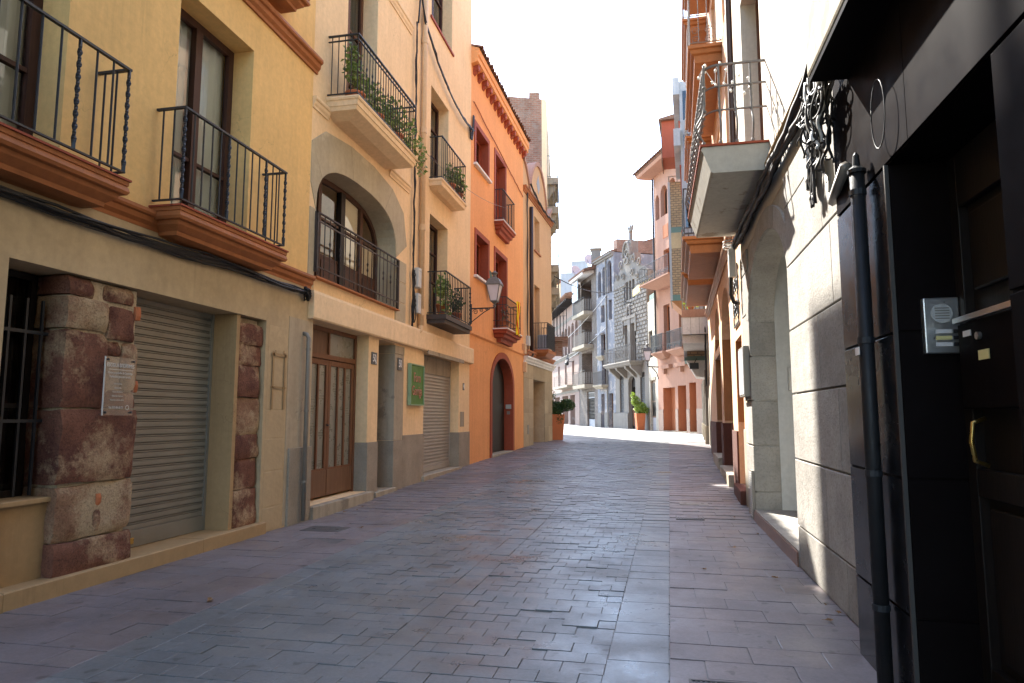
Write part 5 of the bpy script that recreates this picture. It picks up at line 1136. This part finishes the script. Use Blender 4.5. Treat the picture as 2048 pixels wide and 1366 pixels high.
for i in range(4): obj('rail_post', MB().box(2.86, 2.9, -1.42 + i * .4, -1.38 + i * .4, 13, 13.28), M['greypipe'], b)
b = obj('grey_bay', MB().box(6.4, 10.2, -.72, 0, 5.2, 14.6), M['whitefar'], J)
for z in (6.2, 8.6, 11.2, 13.0):
    for x in (6.7, 8.5): obj('window', MB().box(x, x + 1.3, -.735, -.72, z, z + 1.3), M['glass_d'], b)
    obj('window', MB().box(10.2, 10.215, -.6, -.25, z, z + 1.2), M['glass_d'], b); obj('sill', MB().box(6.5, 10.26, -.78, -.72, z - .12, z - .04), M['brickred'], b)
for z in (11.9, 14.0): obj('projecting_ledge', MB().box(6.4, 10.4, -.98, -.72, z, z + .7), M['whitefar'], b)
b = obj('upper_bay', MB().box(3.4, 5.0, -1.62, 0, 13.5, 15.3), M['brickred'], J); obj('bay_roof', MB().extrude_x([(-1.75, 15.3), (-1.75, 15.38), (0, 15.75), (0, 15.3)], 3.2, 5.2), M['tile'], b); obj('bay_sheathing', MB().box(3.38, 5.005, -1.66, -1.621, 13.3, 15.29), M['tile'], b)
b = obj('white_balcony', MB().box(11.4, 14.2, -.82, 0, 4.0, 4.55), M['white'], J); obj('lower_slab', MB().box(11.2, 14.0, -.8, 0, 3.72, 3.98), M['white'], b)
railing(b, 11.45, 14.15, .78, 4.75, 5.45, M['greypipe'], 20, 'p', joined=True, r=.012); obj('pink_panel', MB().box(11.42, 14.22, -.8, -.02, 4.55, 4.8), M['pinkwall'], b)
for i in range(3): obj('tile_joint', MB().box(14.2, 14.204, -.8 + .27 * i, -.79 + .27 * i, 4.0, 4.55), M['greypipe'], b)
potted(J, 'balcony_plants', 'row of yellowing plants along the white balcony', 13.8, -.5, 4.8, .1, .15, [(0, 0, .2, .4, .3, .1, 60)], None, 'leaf_l')
b = bay(9.4, 11.1, .78, 3.5, 4.15, 'brick_bay', [(3.38, .16, 'green')], 'white')
t = at(J, 'floodlight', 'small black floodlight under the low brick bay', 'floodlight', 11.3, -.45, 3.15); obj('housing', MB().box(-.08, .1, -.16, .16, -.1, .12), M['iron'], t, bevel=.01); obj('arm', MB().tube([(0, 0, .1), (-.1, .1, .3)], .015, 6), M['iron'], t)
rnd = random.Random(41)
cableset('cable_run', 'loose black cables down the wall beside the low brick bay', [[wl(J, 13.2 + .3 * i + .1 * math.sin(k + i), -.08, 5.2 - .22 * k) for k in range(14)] for i in range(4)], .025, [M['cable']])

# ================================================================== salmon pink house
K, LK = facade('salmon_house', 'salmon pink house with arched loggia, iron balconies and brown marble plinth', (.22, 42.2), (2.5, 36.9))
kd = [(.72, 2.36, .44, 3.0), (2.72, 3.76, .44, 3.05), (4.15, 4.95, .44, 3.15)]
ku = [(.22, .80, 13.3, 14.85, .45, .3), (1.0, 1.95, 13.3, 15.15, .5, .3), (2.15, 3.1, 13.3, 15.2, .5, .3), (1.25, 2.1, 9.3, 11.2), (3.2, 4.1, 9.3, 11.2), (1.05, 1.9, 5.15, 7.9), (3.1, 3.95, 5.15, 7.9)]
mb = MB(); wall(mb, 0, LK, 0, 16.2, [q + (0, .55) for q in kd] + ku, 0, .3); body(mb, 0, LK, 0, 16.2, 8); obj('wall', mb, M['pinkwall'], K)
for i, (a, b_, c, d) in enumerate(kd):
    for q in (a + .0035, b_ - .0035): obj('door_reveal', MB().box(q - .0065, q + .0065, .0, .54, c, d), M['salmon'], K)
    if i == 0: shutter(K, a + .9, b_ - .01, c, d, .4, M['iron_brown'], .12, bottom=.15)
    obj('back_wall', MB().box(a, b_, .5, .54, c, d), M['salmon'], K); obj('plinth_return', MB().box(b_ - .013, b_ - .009, -.02, .5, .44, 1.72), M['plinth'], K)
    obj('threshold', MB().box(a, b_, -.04, .5, .3, .5), M['concrete'], K)
for a, b_ in ((0, .715), (2.365, 2.715), (3.765, 4.145), (4.955, LK)): obj('plinth_slab', MB().box(a + .003, b_ - .003, -.025, .0, .3, 1.74), M['plinth'], K, bevel=.006)
for q0, q1, q2 in ((.9, 2.1, 1.1), (2.7, 4.2, 3.3)): obj('cornice', MB().box(q0, q1, -.25, 0, 4.1, 4.32), M['pinkwall'], K); obj('cornice_bracket', MB().box(q2, q2 + .2, -.2, 0, 3.8, 4.1), M['pinkwall'], K)
for (a, b_, c, d, *r_) in ku: window(K, a, b_, c, d, .24, M['salmon'], M['glass_d'], 1, (), .08, r_[0] if r_ else 0, backm=M['rustsoffit'])
def k_balcony(x0, x1, zt, p, scroll=True):
    b = obj('balcony', console(MB(), x0, x1, p, zt, [(1, 0), (1, .08), (.9, .1), (.3, .38)]), M['pinkwall'], K)
    railing(b, x0 + .05, x1 - .05, p - .04, zt, zt + 1.05, M['iron'], 24, 'p', joined=True, r=.009, mids=(zt + .36,))
    for i in range(int((x1 - x0) / .3)): obj('scroll', MB().tube([(q[0], q[1] - p + .04, q[2]) for q in spiral((x0 + .18 + i * .3, 0, zt + .2), .12, 1.3, (1, 0), 10)], .014, 4), M['iron'], b)
k_balcony(.25, 1.95, 5.08, .55); k_balcony(2.45, 4.5, 5.08, .55); k_balcony(.1, 4.3, 9.2, 1.15)
obj('relief_panel', MB().box(1.25, 2.0, -.02, 0, 11.9, 12.7), M['salmon'], K, bevel=.01); obj('downpipe', MB().tube([(.04, -.09, 5), (.04, -.09, 16)], .06, 8), M['iron'], K)
rf = obj('roof', MB().extrude_x([(-1.0, 16.3), (-1.05, 16.42), (4, 18.2), (8, 16.6), (8, 16.2), (0, 16.2)], -.5, LK + .2), M['tile'], K); obj('eaves_board', MB().extrude_x([(-1.0, 16.27), (-.9, 16.12), (0, 16.1), (0, 16.2)], -.48, LK + .2), M['pinkwall'], K)
tm2 = tile_mesh(.24, .5, M['tile'])
for i in range(26): inst('roof_tile', tm2, rf, (-.45 + i * .25, -1.15, 16.36), (.34, 0, 0))

# ================================================================== narrow flaking cream house
L, LL = facade('flaking_house', 'narrow flaking cream house front with an old brown wooden door', (-.33, 44.3), (.22, 42.2))
mb = MB(); wall(mb, 0, LL, 0, 8.6, [(.35, 1.55, .46, 3.55, 0, .2), (.2, 1.1, 5.0, 6.7, 0, .2)], 0, .2); body(mb, 0, LL, 0, 8.6, 6); obj('wall', mb, M['oldcream'], L)
d = obj('door_leaf', MB().box(.35, 1.55, .12, .16, .46, 3.55), M['oldwood'], L)
for i in range(4):
    for z0, z1 in ((1.35, 2.2), (2.3, 3.4)): obj('door_board', MB().box(.4 + i * .28, .62 + i * .28, .1, .12, z0, z1), M['darkwood'], d)
obj('metal_kickplate', MB().box(.36, 1.54, .1, .118, .47, 1.25), M['whitefar'], d); obj('window_leaf', MB().box(.2, 1.1, .12, .15, 5.0, 6.7), M['glass_d'], L); obj('door_lintel', MB().box(.2, 1.7, -.04, 0, 3.56, 3.75), M['concrete'], L); obj('terrace_panel', MB().box(.3, 1.9, .06, .1, 8.0, 9.0), M['green'], L)
obj('rear_brick_wall', MB().box(-2.6, LL - .05, 1.8, 8, 8.0, 13.0), M['brickor'], L)
t = at(L, 'awning', 'pale yellow striped awning folded above the flaking cream house', 'awning', 1.6, -.3, 9.3); mb = MB().extrude_x([(0, .5), (-.75, .05), (-.75, -.4), (-.72, -.4), (-.70, .02), (0, .44)], -1.1, .8); obj('canvas', mb, M['awning'], t)
for i in range(5): obj('stripe', MB().box(-1.1, .8, -.757, -.751, -.36 + i * .09, -.32 + i * .09), M['sandstone'], t)

# ================================================================== rusticated stone house
Ms, LM = facade('rusticated_stone_house', 'ornate grey rock faced stone house with a scrolled gable and finial', (-2.74, 49.5), (-.33, 44.3))
mo = [(2.3, 3.5, .5, 4.05, .45, .35), (.75, 1.5, 1.6, 4.2, 0, .2), (4.3, 5.05, 1.6, 4.2, 0, .2), (1.85, 2.55, 5.0, 7.6, 0, .3), (3.1, 3.8, 5.0, 7.6, 0, .3), (2.2, 2.6, 9.3, 10.9, 0, .3), (2.75, 3.15, 9.3, 11.05, 0, .3), (3.3, 3.7, 9.3, 10.9, 0, .3)]
def gab(x):
    u = abs(x - 2.7)
    return 13.35 if u < .55 else (12.4 if u < 1.05 else (11.9 - (u - 1.05) * .55))
mb = MB(); wall(mb, 0, LM, 0, 10.6, mo, .03, .3); body(mb, 0, LM, 0, 10.6, 6, .03)
obj('wall', mb, M['mstone'], Ms)
xs_ = [LM * i / 80 for i in range(81)]; obj('gable', MB().prism([(0, 10.601)] + [(x, gab(x)) for x in xs_] + [(LM, 10.601)], .03, .5), M['mstone'], Ms, fix=True)
mb = MB(); z = 4.9; k = 0
while z < 10.5:
    x = -.24 if k % 2 else 0.0
    while x < LM:
        a, b_ = max(0, x) + .012, min(LM, x + .48) - .012; x += .48
        if b_ - a < .12: continue
        zc = z + .13
        if any(o[0] - .28 < (a + b_) / 2 < o[1] + .28 and o[2] - .1 < zc < o[3] + .5 for o in mo): continue
        c = .035; y0 = -.03 - .02 * R.random()
        mb.add([(a, .03, z + .015), (b_, .03, z + .015), (b_, .03, z + .245), (a, .03, z + .245), (a + c, y0, z + c + .015), (b_ - c, y0, z + c + .015), (b_ - c, y0, z + .245 - c), (a + c, y0, z + .245 - c)], [(0, 1, 5, 4), (1, 2, 6, 5), (2, 3, 7, 6), (3, 0, 4, 7), (4, 5, 6, 7)])
    z += .26; k += 1
o = obj('rock_faced_blocks', mb, M['ashlar'], Ms); o['kind'] = 'stuff'
sb = obj('gable_scrolls', MB().tube([(2.7 + .62 * math.cos(a * PI / 14), -.1, 12.35 + 1.0 * math.sin(a * PI / 14)) for a in range(15)], .09, 6), M['mstone'], Ms)
for (cx, cz, r0, sg, a0) in ((1.55, 11.9, .42, 1, 0), (3.85, 11.9, .42, -1, PI), (1.9, 11.15, .36, -1, 0), (3.5, 11.15, .36, 1, PI), (4.7, 11.6, .36, 1, PI), (.8, 11.3, .34, -1, 0), (2.7, 12.5, .42, 1, 0), (4.3, 10.7, .26, -1, 1)):
    obj('scroll', MB().tube([(q[0], q[1] - .08, q[2]) for q in spiral((cx, 0, cz), r0 * .9, 1.15, (1, 0), 22, sg, a0)], .05, 6), M['mstone'], sb)
obj('monogram', MB().tube([(2.7 + .35 * math.sin(a * .52), -.1, 12.3 + .5 * math.sin(a * .26)) for a in range(25)], .06, 6), M['mstone'], sb)
fn = MB().lathe([(.2, 13.3), (.22, 13.5), (.14, 13.55), (.13, 14.05), (.2, 14.1), (.12, 14.15), (.1, 14.3), (.01, 14.75)], (2.7, .25, 0), 8)
for a in (-1, 1): fn.tube([(2.7, .25, 14.15), (2.7 + a * .22, .25, 14.2), (2.7 + a * .36, .25, 14.45), (2.7 + a * .3, .25, 14.62)], [.1, .09, .07, .02], 6)
obj('finial', fn, M['mstone'], Ms)
hd = obj('window_hood', MB().box(1.6, 4.05, -.12, .03, 7.95, 8.15).box(1.6, 1.8, -.1, .03, 7.0, 7.95).box(3.85, 4.05, -.1, .03, 7.0, 7.95).box(2.6, 3.05, -.09, .03, 5.0, 7.95).box(1.85, 2.55, -.05, .03, 7.6, 7.95).box(3.1, 3.8, -.05, .03, 7.6, 7.95), M['mstone'], Ms); obj('hood_crest', MB().tube([(2.82 + .3 * math.cos(a * PI / 8), -.06, 8.15 + .75 * math.sin(a * PI / 8)) for a in range(9)], .08, 6), M['mstone'], hd)
for (a, b_, c, d, r_, _) in mo:
    if c > 4: window(Ms, a, b_, c, d, .2, M['mstone'], M['glass_d'], 1, (.5,), .06, backm=M['blind'])
    elif c > 1:
        s_ = obj('slatted_shutter', MB().box(a, b_, .12, .16, c, d), M['slate'], Ms)
        me = MB().extrude_x([(.12, 0), (.07, -.06), (.08, -.07), (.12, -.03)], a, b_).mesh('slat', M['slate'])
        for i in range(20): inst('slat', me, s_, (0, 0, c + .1 + i * .125))
dd = obj('door_leaf', MB().box(2.3, 3.5, .3, .34, .5, 4.0), M['darkwood'], Ms); [(obj('door_panel', MB().box(q, q + .45, .27, .3, .7, 1.9), M['redwood'], dd), obj('door_pane', MB().box(q + .03, q + .42, .28, .3, 2.1, 3.3), M['glass_d'], dd)) for q in (2.4, 2.95)]
for a, b_ in ((0, 2.29), (3.51, LM)): obj('plinth', MB().box(a, b_, -.05, .03, .3, 1.55), M['mstone'], Ms, bevel=.01)
b = obj('balcony', console(MB(), .1, 4.9, .95, 4.95, [(1, 0), (1.03, .05), (1, .12), (.94, .14), (.9, .24), (.8, .3)]), M['mstone'], Ms)
for x in (.7, 2.0, 3.6, 4.5): obj('corbel', MB().extrude_x([(.03, 4.64), (-.75, 4.64), (-.72, 4.5), (-.4, 4.25), (-.15, 4.0), (.03, 3.9)], x - .13, x + .13), M['mstone'], b)
railing(b, .2, 4.8, .9, 4.95, 6.0, M['iron_grey'], 40, 'p', joined=True, r=.010, mids=(5.15, 5.8))
t = thing('antenna', 'thin television antenna mast above the brick side wall', 'antenna', (-.9, 46.5, 12.2)); obj('mast', MB().tube([(0, 0, 0), (0, 0, 5.0)], .025, 6), M['greypipe'], t)
for z in (3.6, 4.2, 4.7): obj('element', MB().tube([(-.3, 0, z), (.3, 0, z)], .012, 5), M['greypipe'], t)

# ================================================================== faded blue house
N, LN = facade('faded_blue_house', 'faded blue rendered house with three arched loggia openings', (-4.27, 52.6), (-2.74, 49.5))
no = [(.35, 1.0, 10.4, 12.4, .4, .4), (1.25, 1.95, 10.4, 12.6, .4, .4), (2.25, 3.05, 10.4, 12.85, .45, .4), (.9, 1.6, 8.4, 9.7), (2.4, 3.0, 8.4, 9.9), (.8, 1.7, 5.9, 7.5), (.9, 1.8, 3.7, 5.6), (.7, 1.35, .5, 3.0), (2.2, 3.0, .5, 3.0)]
mb = MB(); wall(mb, 0, LN, 0, 13.3, no, .02, .35); body(mb, 0, LN, 0, 13.3, 6, .02); obj('wall', mb, M['blue'], N)
for q in no: window(N, *q[:4], .26, M['walnut'] if q[2] > 1 else M['oldwood'], M['glass_d'], 1, (.5,), .06, q[4] if len(q) > 4 else 0, backm=M['room'])
obj('cornice', MB().box(-.05, LN, -.25, .1, 13.2, 13.35).box(-.05, LN, -.12, .02, 13.05, 13.2), M['mstone'], N); obj('roof', MB().extrude_x([(-.3, 13.352), (-.3, 13.4), (4, 14.8), (4, 13.352)], -.1, LN), M['tile'], N); obj('side_brick', MB().box(LN - .6, LN + .02, .3, 6, 13.353, 14.3), M['brickold'], N)
for a, b_ in ((0, .69), (1.36, 2.19), (3.01, LN)): obj('plinth', MB().box(a, b_, -.03, .02, .3, 1.6), M['mstone'], N, bevel=.008)
b = obj('balcony', console(MB(), .4, 2.2, .55, 3.65, [(1, 0), (1, .1), (.6, .3)]), M['concrete'], N); railing(b, .45, 2.15, .5, 3.65, 4.65, M['iron_grey'], 20, 'p', joined=True, r=.010)
b = obj('small_balcony', console(MB(), .6, 1.8, .35, 5.85, [(1, 0), (1, .1), (.4, .35)]), M['concrete'], N); obj('window_hood', MB().extrude_x([(.02, 7.7), (-.4, 7.5), (-.4, 7.45), (.02, 7.6)], .65, 1.5), M['whitefar'], N)
obj('downpipe', MB().tube([(2.08, -.05, .6), (2.08, -.05, 13)], .05, 8), M['greypipe'], N)
t = thing('chimney', 'square grey rendered chimney on the blue house roof', 'chimney', (-4.3, 53.3, 13.2)); obj('stack', MB().box(-.35, .35, -.35, .35, 0, 1.2), M['mstone'], t); obj('cap', MB().box(-.45, .45, -.45, .45, 1.2, 1.32), M['concrete'], t)

# ================================================================== modern brick flats
O, LO = facade('brick_flats', 'narrow brick flats with three white railed balconies and a glazed top', (-6.2, 57.5), (-4.27, 52.6))
oo = [(.9, 3.9, 3.85, 6.5, 0, .9), (.9, 3.9, 7.0, 9.2, 0, .9), (.9, 3.9, 9.65, 12.2, 0, .9), (2.3, 4.4, .5, 3.3, 0, .25)]
mb = MB(); wall(mb, 0, LO, 0, 12.9, oo, .02, .9); body(mb, 0, LO, 0, 12.9, 6, .02); obj('wall', mb, M['brickgrey'], O)
for a, b_, c, d, _, dp in oo[:3]: obj('recess_wall', MB().box(a, b_, .85, .9, c, d), M['dkred'], O); obj('patio_door', MB().box(b_ - 1.4, b_ - .3, .82, .85, c, d - .3), M['glass_d'], O)  # recess shade painted in: back walls take a darker red
for z in (3.82, 6.98, 9.62):
    b = obj('balcony', MB().box(.7, 4.3, -.75, .0, z - .28, z), M['concrete'], O); railing(b, .76, 4.24, .70, z, z + 1.1, M['iron'], 2, 'p', joined=True, r=.01)
    me = MB().box(-.045, .045, -.012, .012, .08, .95).mesh('baluster', M['mstone'])
    for i in range(13): inst('baluster', me, b, (.85 + i * .28, -.70, z))
    for i in range(3): inst('baluster', me, b, (4.24, -.55 + i * .2, z), (0, 0, PI / 2))
gl = obj('glazed_screen', MB().box(.76, .82, -.72, -.02, 9.7, 12.4).box(.82, 2.6, -.74, -.72, 10.72, 12.4), M['whitefar'], O)
for i in range(3): obj('screen_pane', MB().box(.86 + i * .58, 1.38 + i * .58, -.76, -.741, 10.8, 12.3), M['glass'], gl)
obj('roof_slab', MB().extrude_x([(-.9, 12.45), (-.95, 12.6), (.02, 12.95), (.02, 12.6)], .5, 4.6), M['white'], O); obj('roof_edge', MB().extrude_x([(-.95, 12.601), (-1.0, 12.75), (.5, 13.3), (.5, 12.97)], .45, LO), M['tile'], O)
sg = obj('security_grille', MB().box(2.3, 4.4, .18, .22, .5, 1.1).box(2.3, 4.4, .15, .2, 2.75, 3.25), M['whitefar'], O)
for i in range(14): obj('grille_bar', MB().box(2.3, 4.4, .17, .2, 1.18 + i * .11, 1.22 + i * .11), M['slate'], sg)
for i in range(9): obj('fascia_bar', MB().box(2.4 + i * .22, 2.5 + i * .22, .13, .15, 2.85, 3.15), M['slate'], sg)
for lb, x, z, r_ in (('satellite dish with rusty pink face on the brick flats roof', -5.1, 14.25, .5), ('smaller grey satellite dish low on the brick flats roof', -6.3, 13.4, .42)):
    t = thing('satellite_dish', lb, 'satellite dish', (x, 56, z)); ob = obj('dish', MB().lathe([(.001, 0), (r_ * .5, .04), (r_ * .85, .12), (r_, .18), (r_ * .97, .19), (r_ * .5, .07), (.001, .02)], n=20), M['dish'], t, True); ob.rotation_euler = (PI / 2 - .3, 0, .5)
    obj('mast', MB().tube([(0, .1, 0), (0, .1, -1.3)], .03, 6), M['greypipe'], t); obj('feed_arm', MB().tube([(0, 0, -.3), (-.1, -.45, -.05)], .02, 6), M['greypipe'], t)

# ================================================================== dusty pink house with gallery
Pk, LP = facade('pink_gallery_house', 'dusty pink house with a row of arched gallery windows under dark eaves', (-10.9, 72), (-6.2, 57.5))
po = [(7.0 + i * 1.68, 8.25 + i * 1.68, 6.95, 9.45 + .05 * i, .6, .4) for i in range(5)] + [(8.8, 9.7, 4.1, 6.2), (12.3, 13.2, 4.1, 6.2), (5.2, 6.1, 4.1, 6.2), (7.4, 10.3, .6, 3.2, 0, 1.2), (11.3, 13.4, .6, 3.2, 0, 1.2), (3, 6, .6, 3.2, 0, 1.2)]
mb = MB(); wall(mb, -3, LP, 0, 11.4, po, 0, .3); body(mb, -3, LP, 0, 11.4, 7); obj('wall', mb, M['pinkfar'], Pk)
for q in po[:5]: window(Pk, *q[:4], .3, M['walnut'], M['glass_d'], 1, (.4,), .06, .6, panel=1.0, backm=M['salmon'])
for q in po[5:8]: window(Pk, *q[:4], .2, M['rustsoffit'], M['glass_d'], 2, (), .1, backm=M['salmon'])
for q in po[8:]: obj('shopfront', MB().box(q[0], q[1], 1.0, 1.1, .6, 3.2), M['oldwood'], Pk); obj('dark_leaf', MB().box(q[0] + 1.6, q[0] + 2.0, .95, 1.0, .6, 3.0), M['dkred'], Pk)
course(Pk, -3, LP, 6.85, M['mstone'], .2, .3); course(Pk, -3, LP, 10.2, M['mstone'], .1, .25); course(Pk, -3, LP, 3.6, M['mstone'], .12, .2)
ev = obj('eaves', MB().extrude_x([(0, 11.4), (-1.1, 11.65), (-1.15, 11.75), (4, 13.2), (6, 11.5)], -3.2, LP + .1), M['tile'], Pk)
me = MB().box(-.07, .07, -1.0, 0, 11.25, 11.42).mesh('rafter', M['darkwood'])
for i in range(30): inst('rafter', me, Pk, (-2.8 + i * .6, 0, 0))
b = obj('balcony', MB().box(7.2, 13.9, -.8, 0, 3.85, 4.03), M['concrete'], Pk); railing(b, 7.25, 13.85, .76, 4.03, 5.05, M['iron_grey'], 3, 'p', joined=True, r=.02, mids=(4.3, 4.5, 4.7, 4.88))
t = at(Pk, 'street_lamp', 'scrolled iron lamp bracket with small lanterns on the dusty pink wall', 'street lamp', 12.9, -.3, 6.1); m_ = MB().tube([(0, .3, 0), (0, -.3, .0)], .03, 6)
for q in ((-.3, .3), (.0, .5), (.3, .15)): m_.tube(spiral((q[0], -.2, q[1]), .22, 1.3, (1, 0), 14), .03, 5)
obj('bracket', m_, M['iron'], t); obj('lamp_head', MB().lathe([(.05, -.35), (.16, -.3), (.2, -.1), (.05, .05)], (0, -.3, 0), 8), M['iron'], t)
# buildings behind
t = thing('white_block', 'plain white rendered block rising behind the dusty pink house', 'building', (-10, 80, 0)); obj('wall', MB().box(-.7, 2.3, 0, 6, 0, 18.3).box(.6, 2.3, .01, 6, 18.301, 19.7), M['whitefar'], t); obj('red_band', MB().box(-.6, 1.0, -.03, 0, 15.0, 15.25), M['brickred'], t); obj('parapet_coping', MB().box(-.75, .58, -.04, 6, 18.302, 18.38).box(.56, 2.35, -.04, 6, 19.702, 19.78), M['greywall'], t)
t2, L2 = facade('belvedere_house', 'cream belvedere with arched windows and terracotta coping beyond the white block', (-15.5, 92), (-11.3, 84)); mb = MB(); ao = [(6.9, 8.1, 13.0, 17.0, .6, .4), (4.6, 5.8, 13, 17.0, .6, .4), (2.2, 3.4, 13, 17, .6, .4)]; wall(mb, 0, L2, 0, 18.0, ao, 0, .4); body(mb, 0, L2, 0, 18, 6); obj('wall', mb, M['cream2'], t2)
for q in ao: window(t2, *q[:4], .3, M['mstone'], M['glass_d'], 1, (.4,), .1, .6, backm=M['greywall'])
obj('coping', MB().box(-.1, L2 + .1, -.3, 6, 18.0, 18.5), M['brickred'], t2)

# ================================================================== planters, lamps, wires
def planter(label, plabel, x, y, s, clumps, lm, seed):
    z = gz(y); t = thing('planter', label, 'planter', (x, y, z), .25)
    a, b_, h = .225 * s, .30 * s, 1.05 * s
    ob = obj('tapered_pot', MB().lathe([(a * 1.41, 0), (b_ * 1.41, h), (b_ * 1.25, h), (b_ * 1.2, h - .1), (.01, h - .1)], n=4), M['planter'], t, bevel=.012); obj('soil', MB().box(-b_ * .85, b_ * .85, -b_ * .85, b_ * .85, h - .14, h - .06), M['soil'], t)
    t2 = thing('shrub', plabel, 'plant', (x, y, z + h - .08)); mb = MB(); sb = MB(); rnd = random.Random(seed)
    for (cx, cy, cz, rx, ry, rz, n, sz) in clumps:
        leaves(mb, (cx, cy, cz), (rx, ry, rz), n, sz, rnd)
        for k in range(6): sb.tube([(rnd.uniform(-.08, .08), rnd.uniform(-.08, .08), 0), (cx * .5, cy * .5, cz * .5), (cx + rnd.uniform(-.6, .6) * rx, cy + rnd.uniform(-.6, .6) * ry, cz + rnd.uniform(-.5, .7) * rz)], [.02, .014, .006], 5)
    obj('crown', mb, M[lm], t2); obj('branch', sb, M['stem'], t2)
planter('tall tapered orange planter standing at the corner of the tan house', 'dark evergreen shrub spilling over the planter by the tan house', -3.98, 28.2, 1.0,
        [(-.1, 0, .3, .42, .36, .32, 1500, .075), (.42, -.05, .45, .36, .3, .26, 1100, .07), (-.25, .1, .75, .2, .2, .45, 200, .07), (-.33, -.2, -.35, .14, .14, .4, 180, .07), (.15, -.25, -.1, .16, .12, .25, 120, .06)], 'leaf_d', 3)
planter('sunlit tapered orange planter standing before the rusticated stone house', 'sunlit bright green shrub leaning out of the far orange planter', -.93, 44.3, 1.0,
        [(.05, 0, .4, .42, .4, .38, 1200, .085), (-.25, 0, .85, .3, .28, .34, 750, .08), (-.42, 0, 1.2, .14, .14, .22, 120, .09), (.3, 0, .25, .25, .3, .25, 250, .1)], 'leaf_l', 8)
t = thing('street_lamp', 'black wall lantern on an arm beside the salmon house downpipe', 'street lamp', (-.36, 41.2, 4.55)); lantern(t, 1.35)
obj('bracket', MB().tube([(0, 0, -.14), (.0, 0, -.28), (.62, .6, -.28)], .035, 6).tube([(.62, .6, -1.0), (.5, .5, -.6), (.25, .25, -.32)], .03, 6), M['iron'], t)
mb = MB().tube([(-1.86, 46, 9.97), (-.75, 46.2, 9.9)], .035, 6).tube([(-1.82, 46, 10.0), (-1.82, 46, 8.7)], .035, 6).tube([(-1.82, 46, 9.0), (-.72, 46.2, 8.8)], .03, 6)
tag(obj('wire_bracket', mb, M['iron']), 'black iron crossarm bracket carrying wires before the stone house', 'bracket')
rnd = random.Random(51)
def wire(label, p0, p1, sag, r, mat, grp=None): single_cable('overhead_wire', label, wobble(p0, p1, 24, 0, sag, rnd), r, mat, grp)
wire('thick black cable sagging from the tan house to the crossarm bracket', (-3.95, 27.6, 7.1), (-1.82, 46, 9.97), .5, .022, M['cable'])
wire('upper thin pale wire slung past the gallery arches to the blue house', (-7.4, 60.0, 8.3), (-3.3, 50.3, 10.3), .15, .02, M['cable_w'])
wire('lower thin pale wire slung past the gallery arches to the blue house', (-7.8, 61.0, 6.3), (-3.4, 50.5, 7.9), .2, .02, M['cable_w'])
wire('thin wire crossing the orange front from balcony to balcony', (-4.3, 12.2, 6.5), (-4.2, 20.0, 7.7), .25, .005, M['greypipe'])
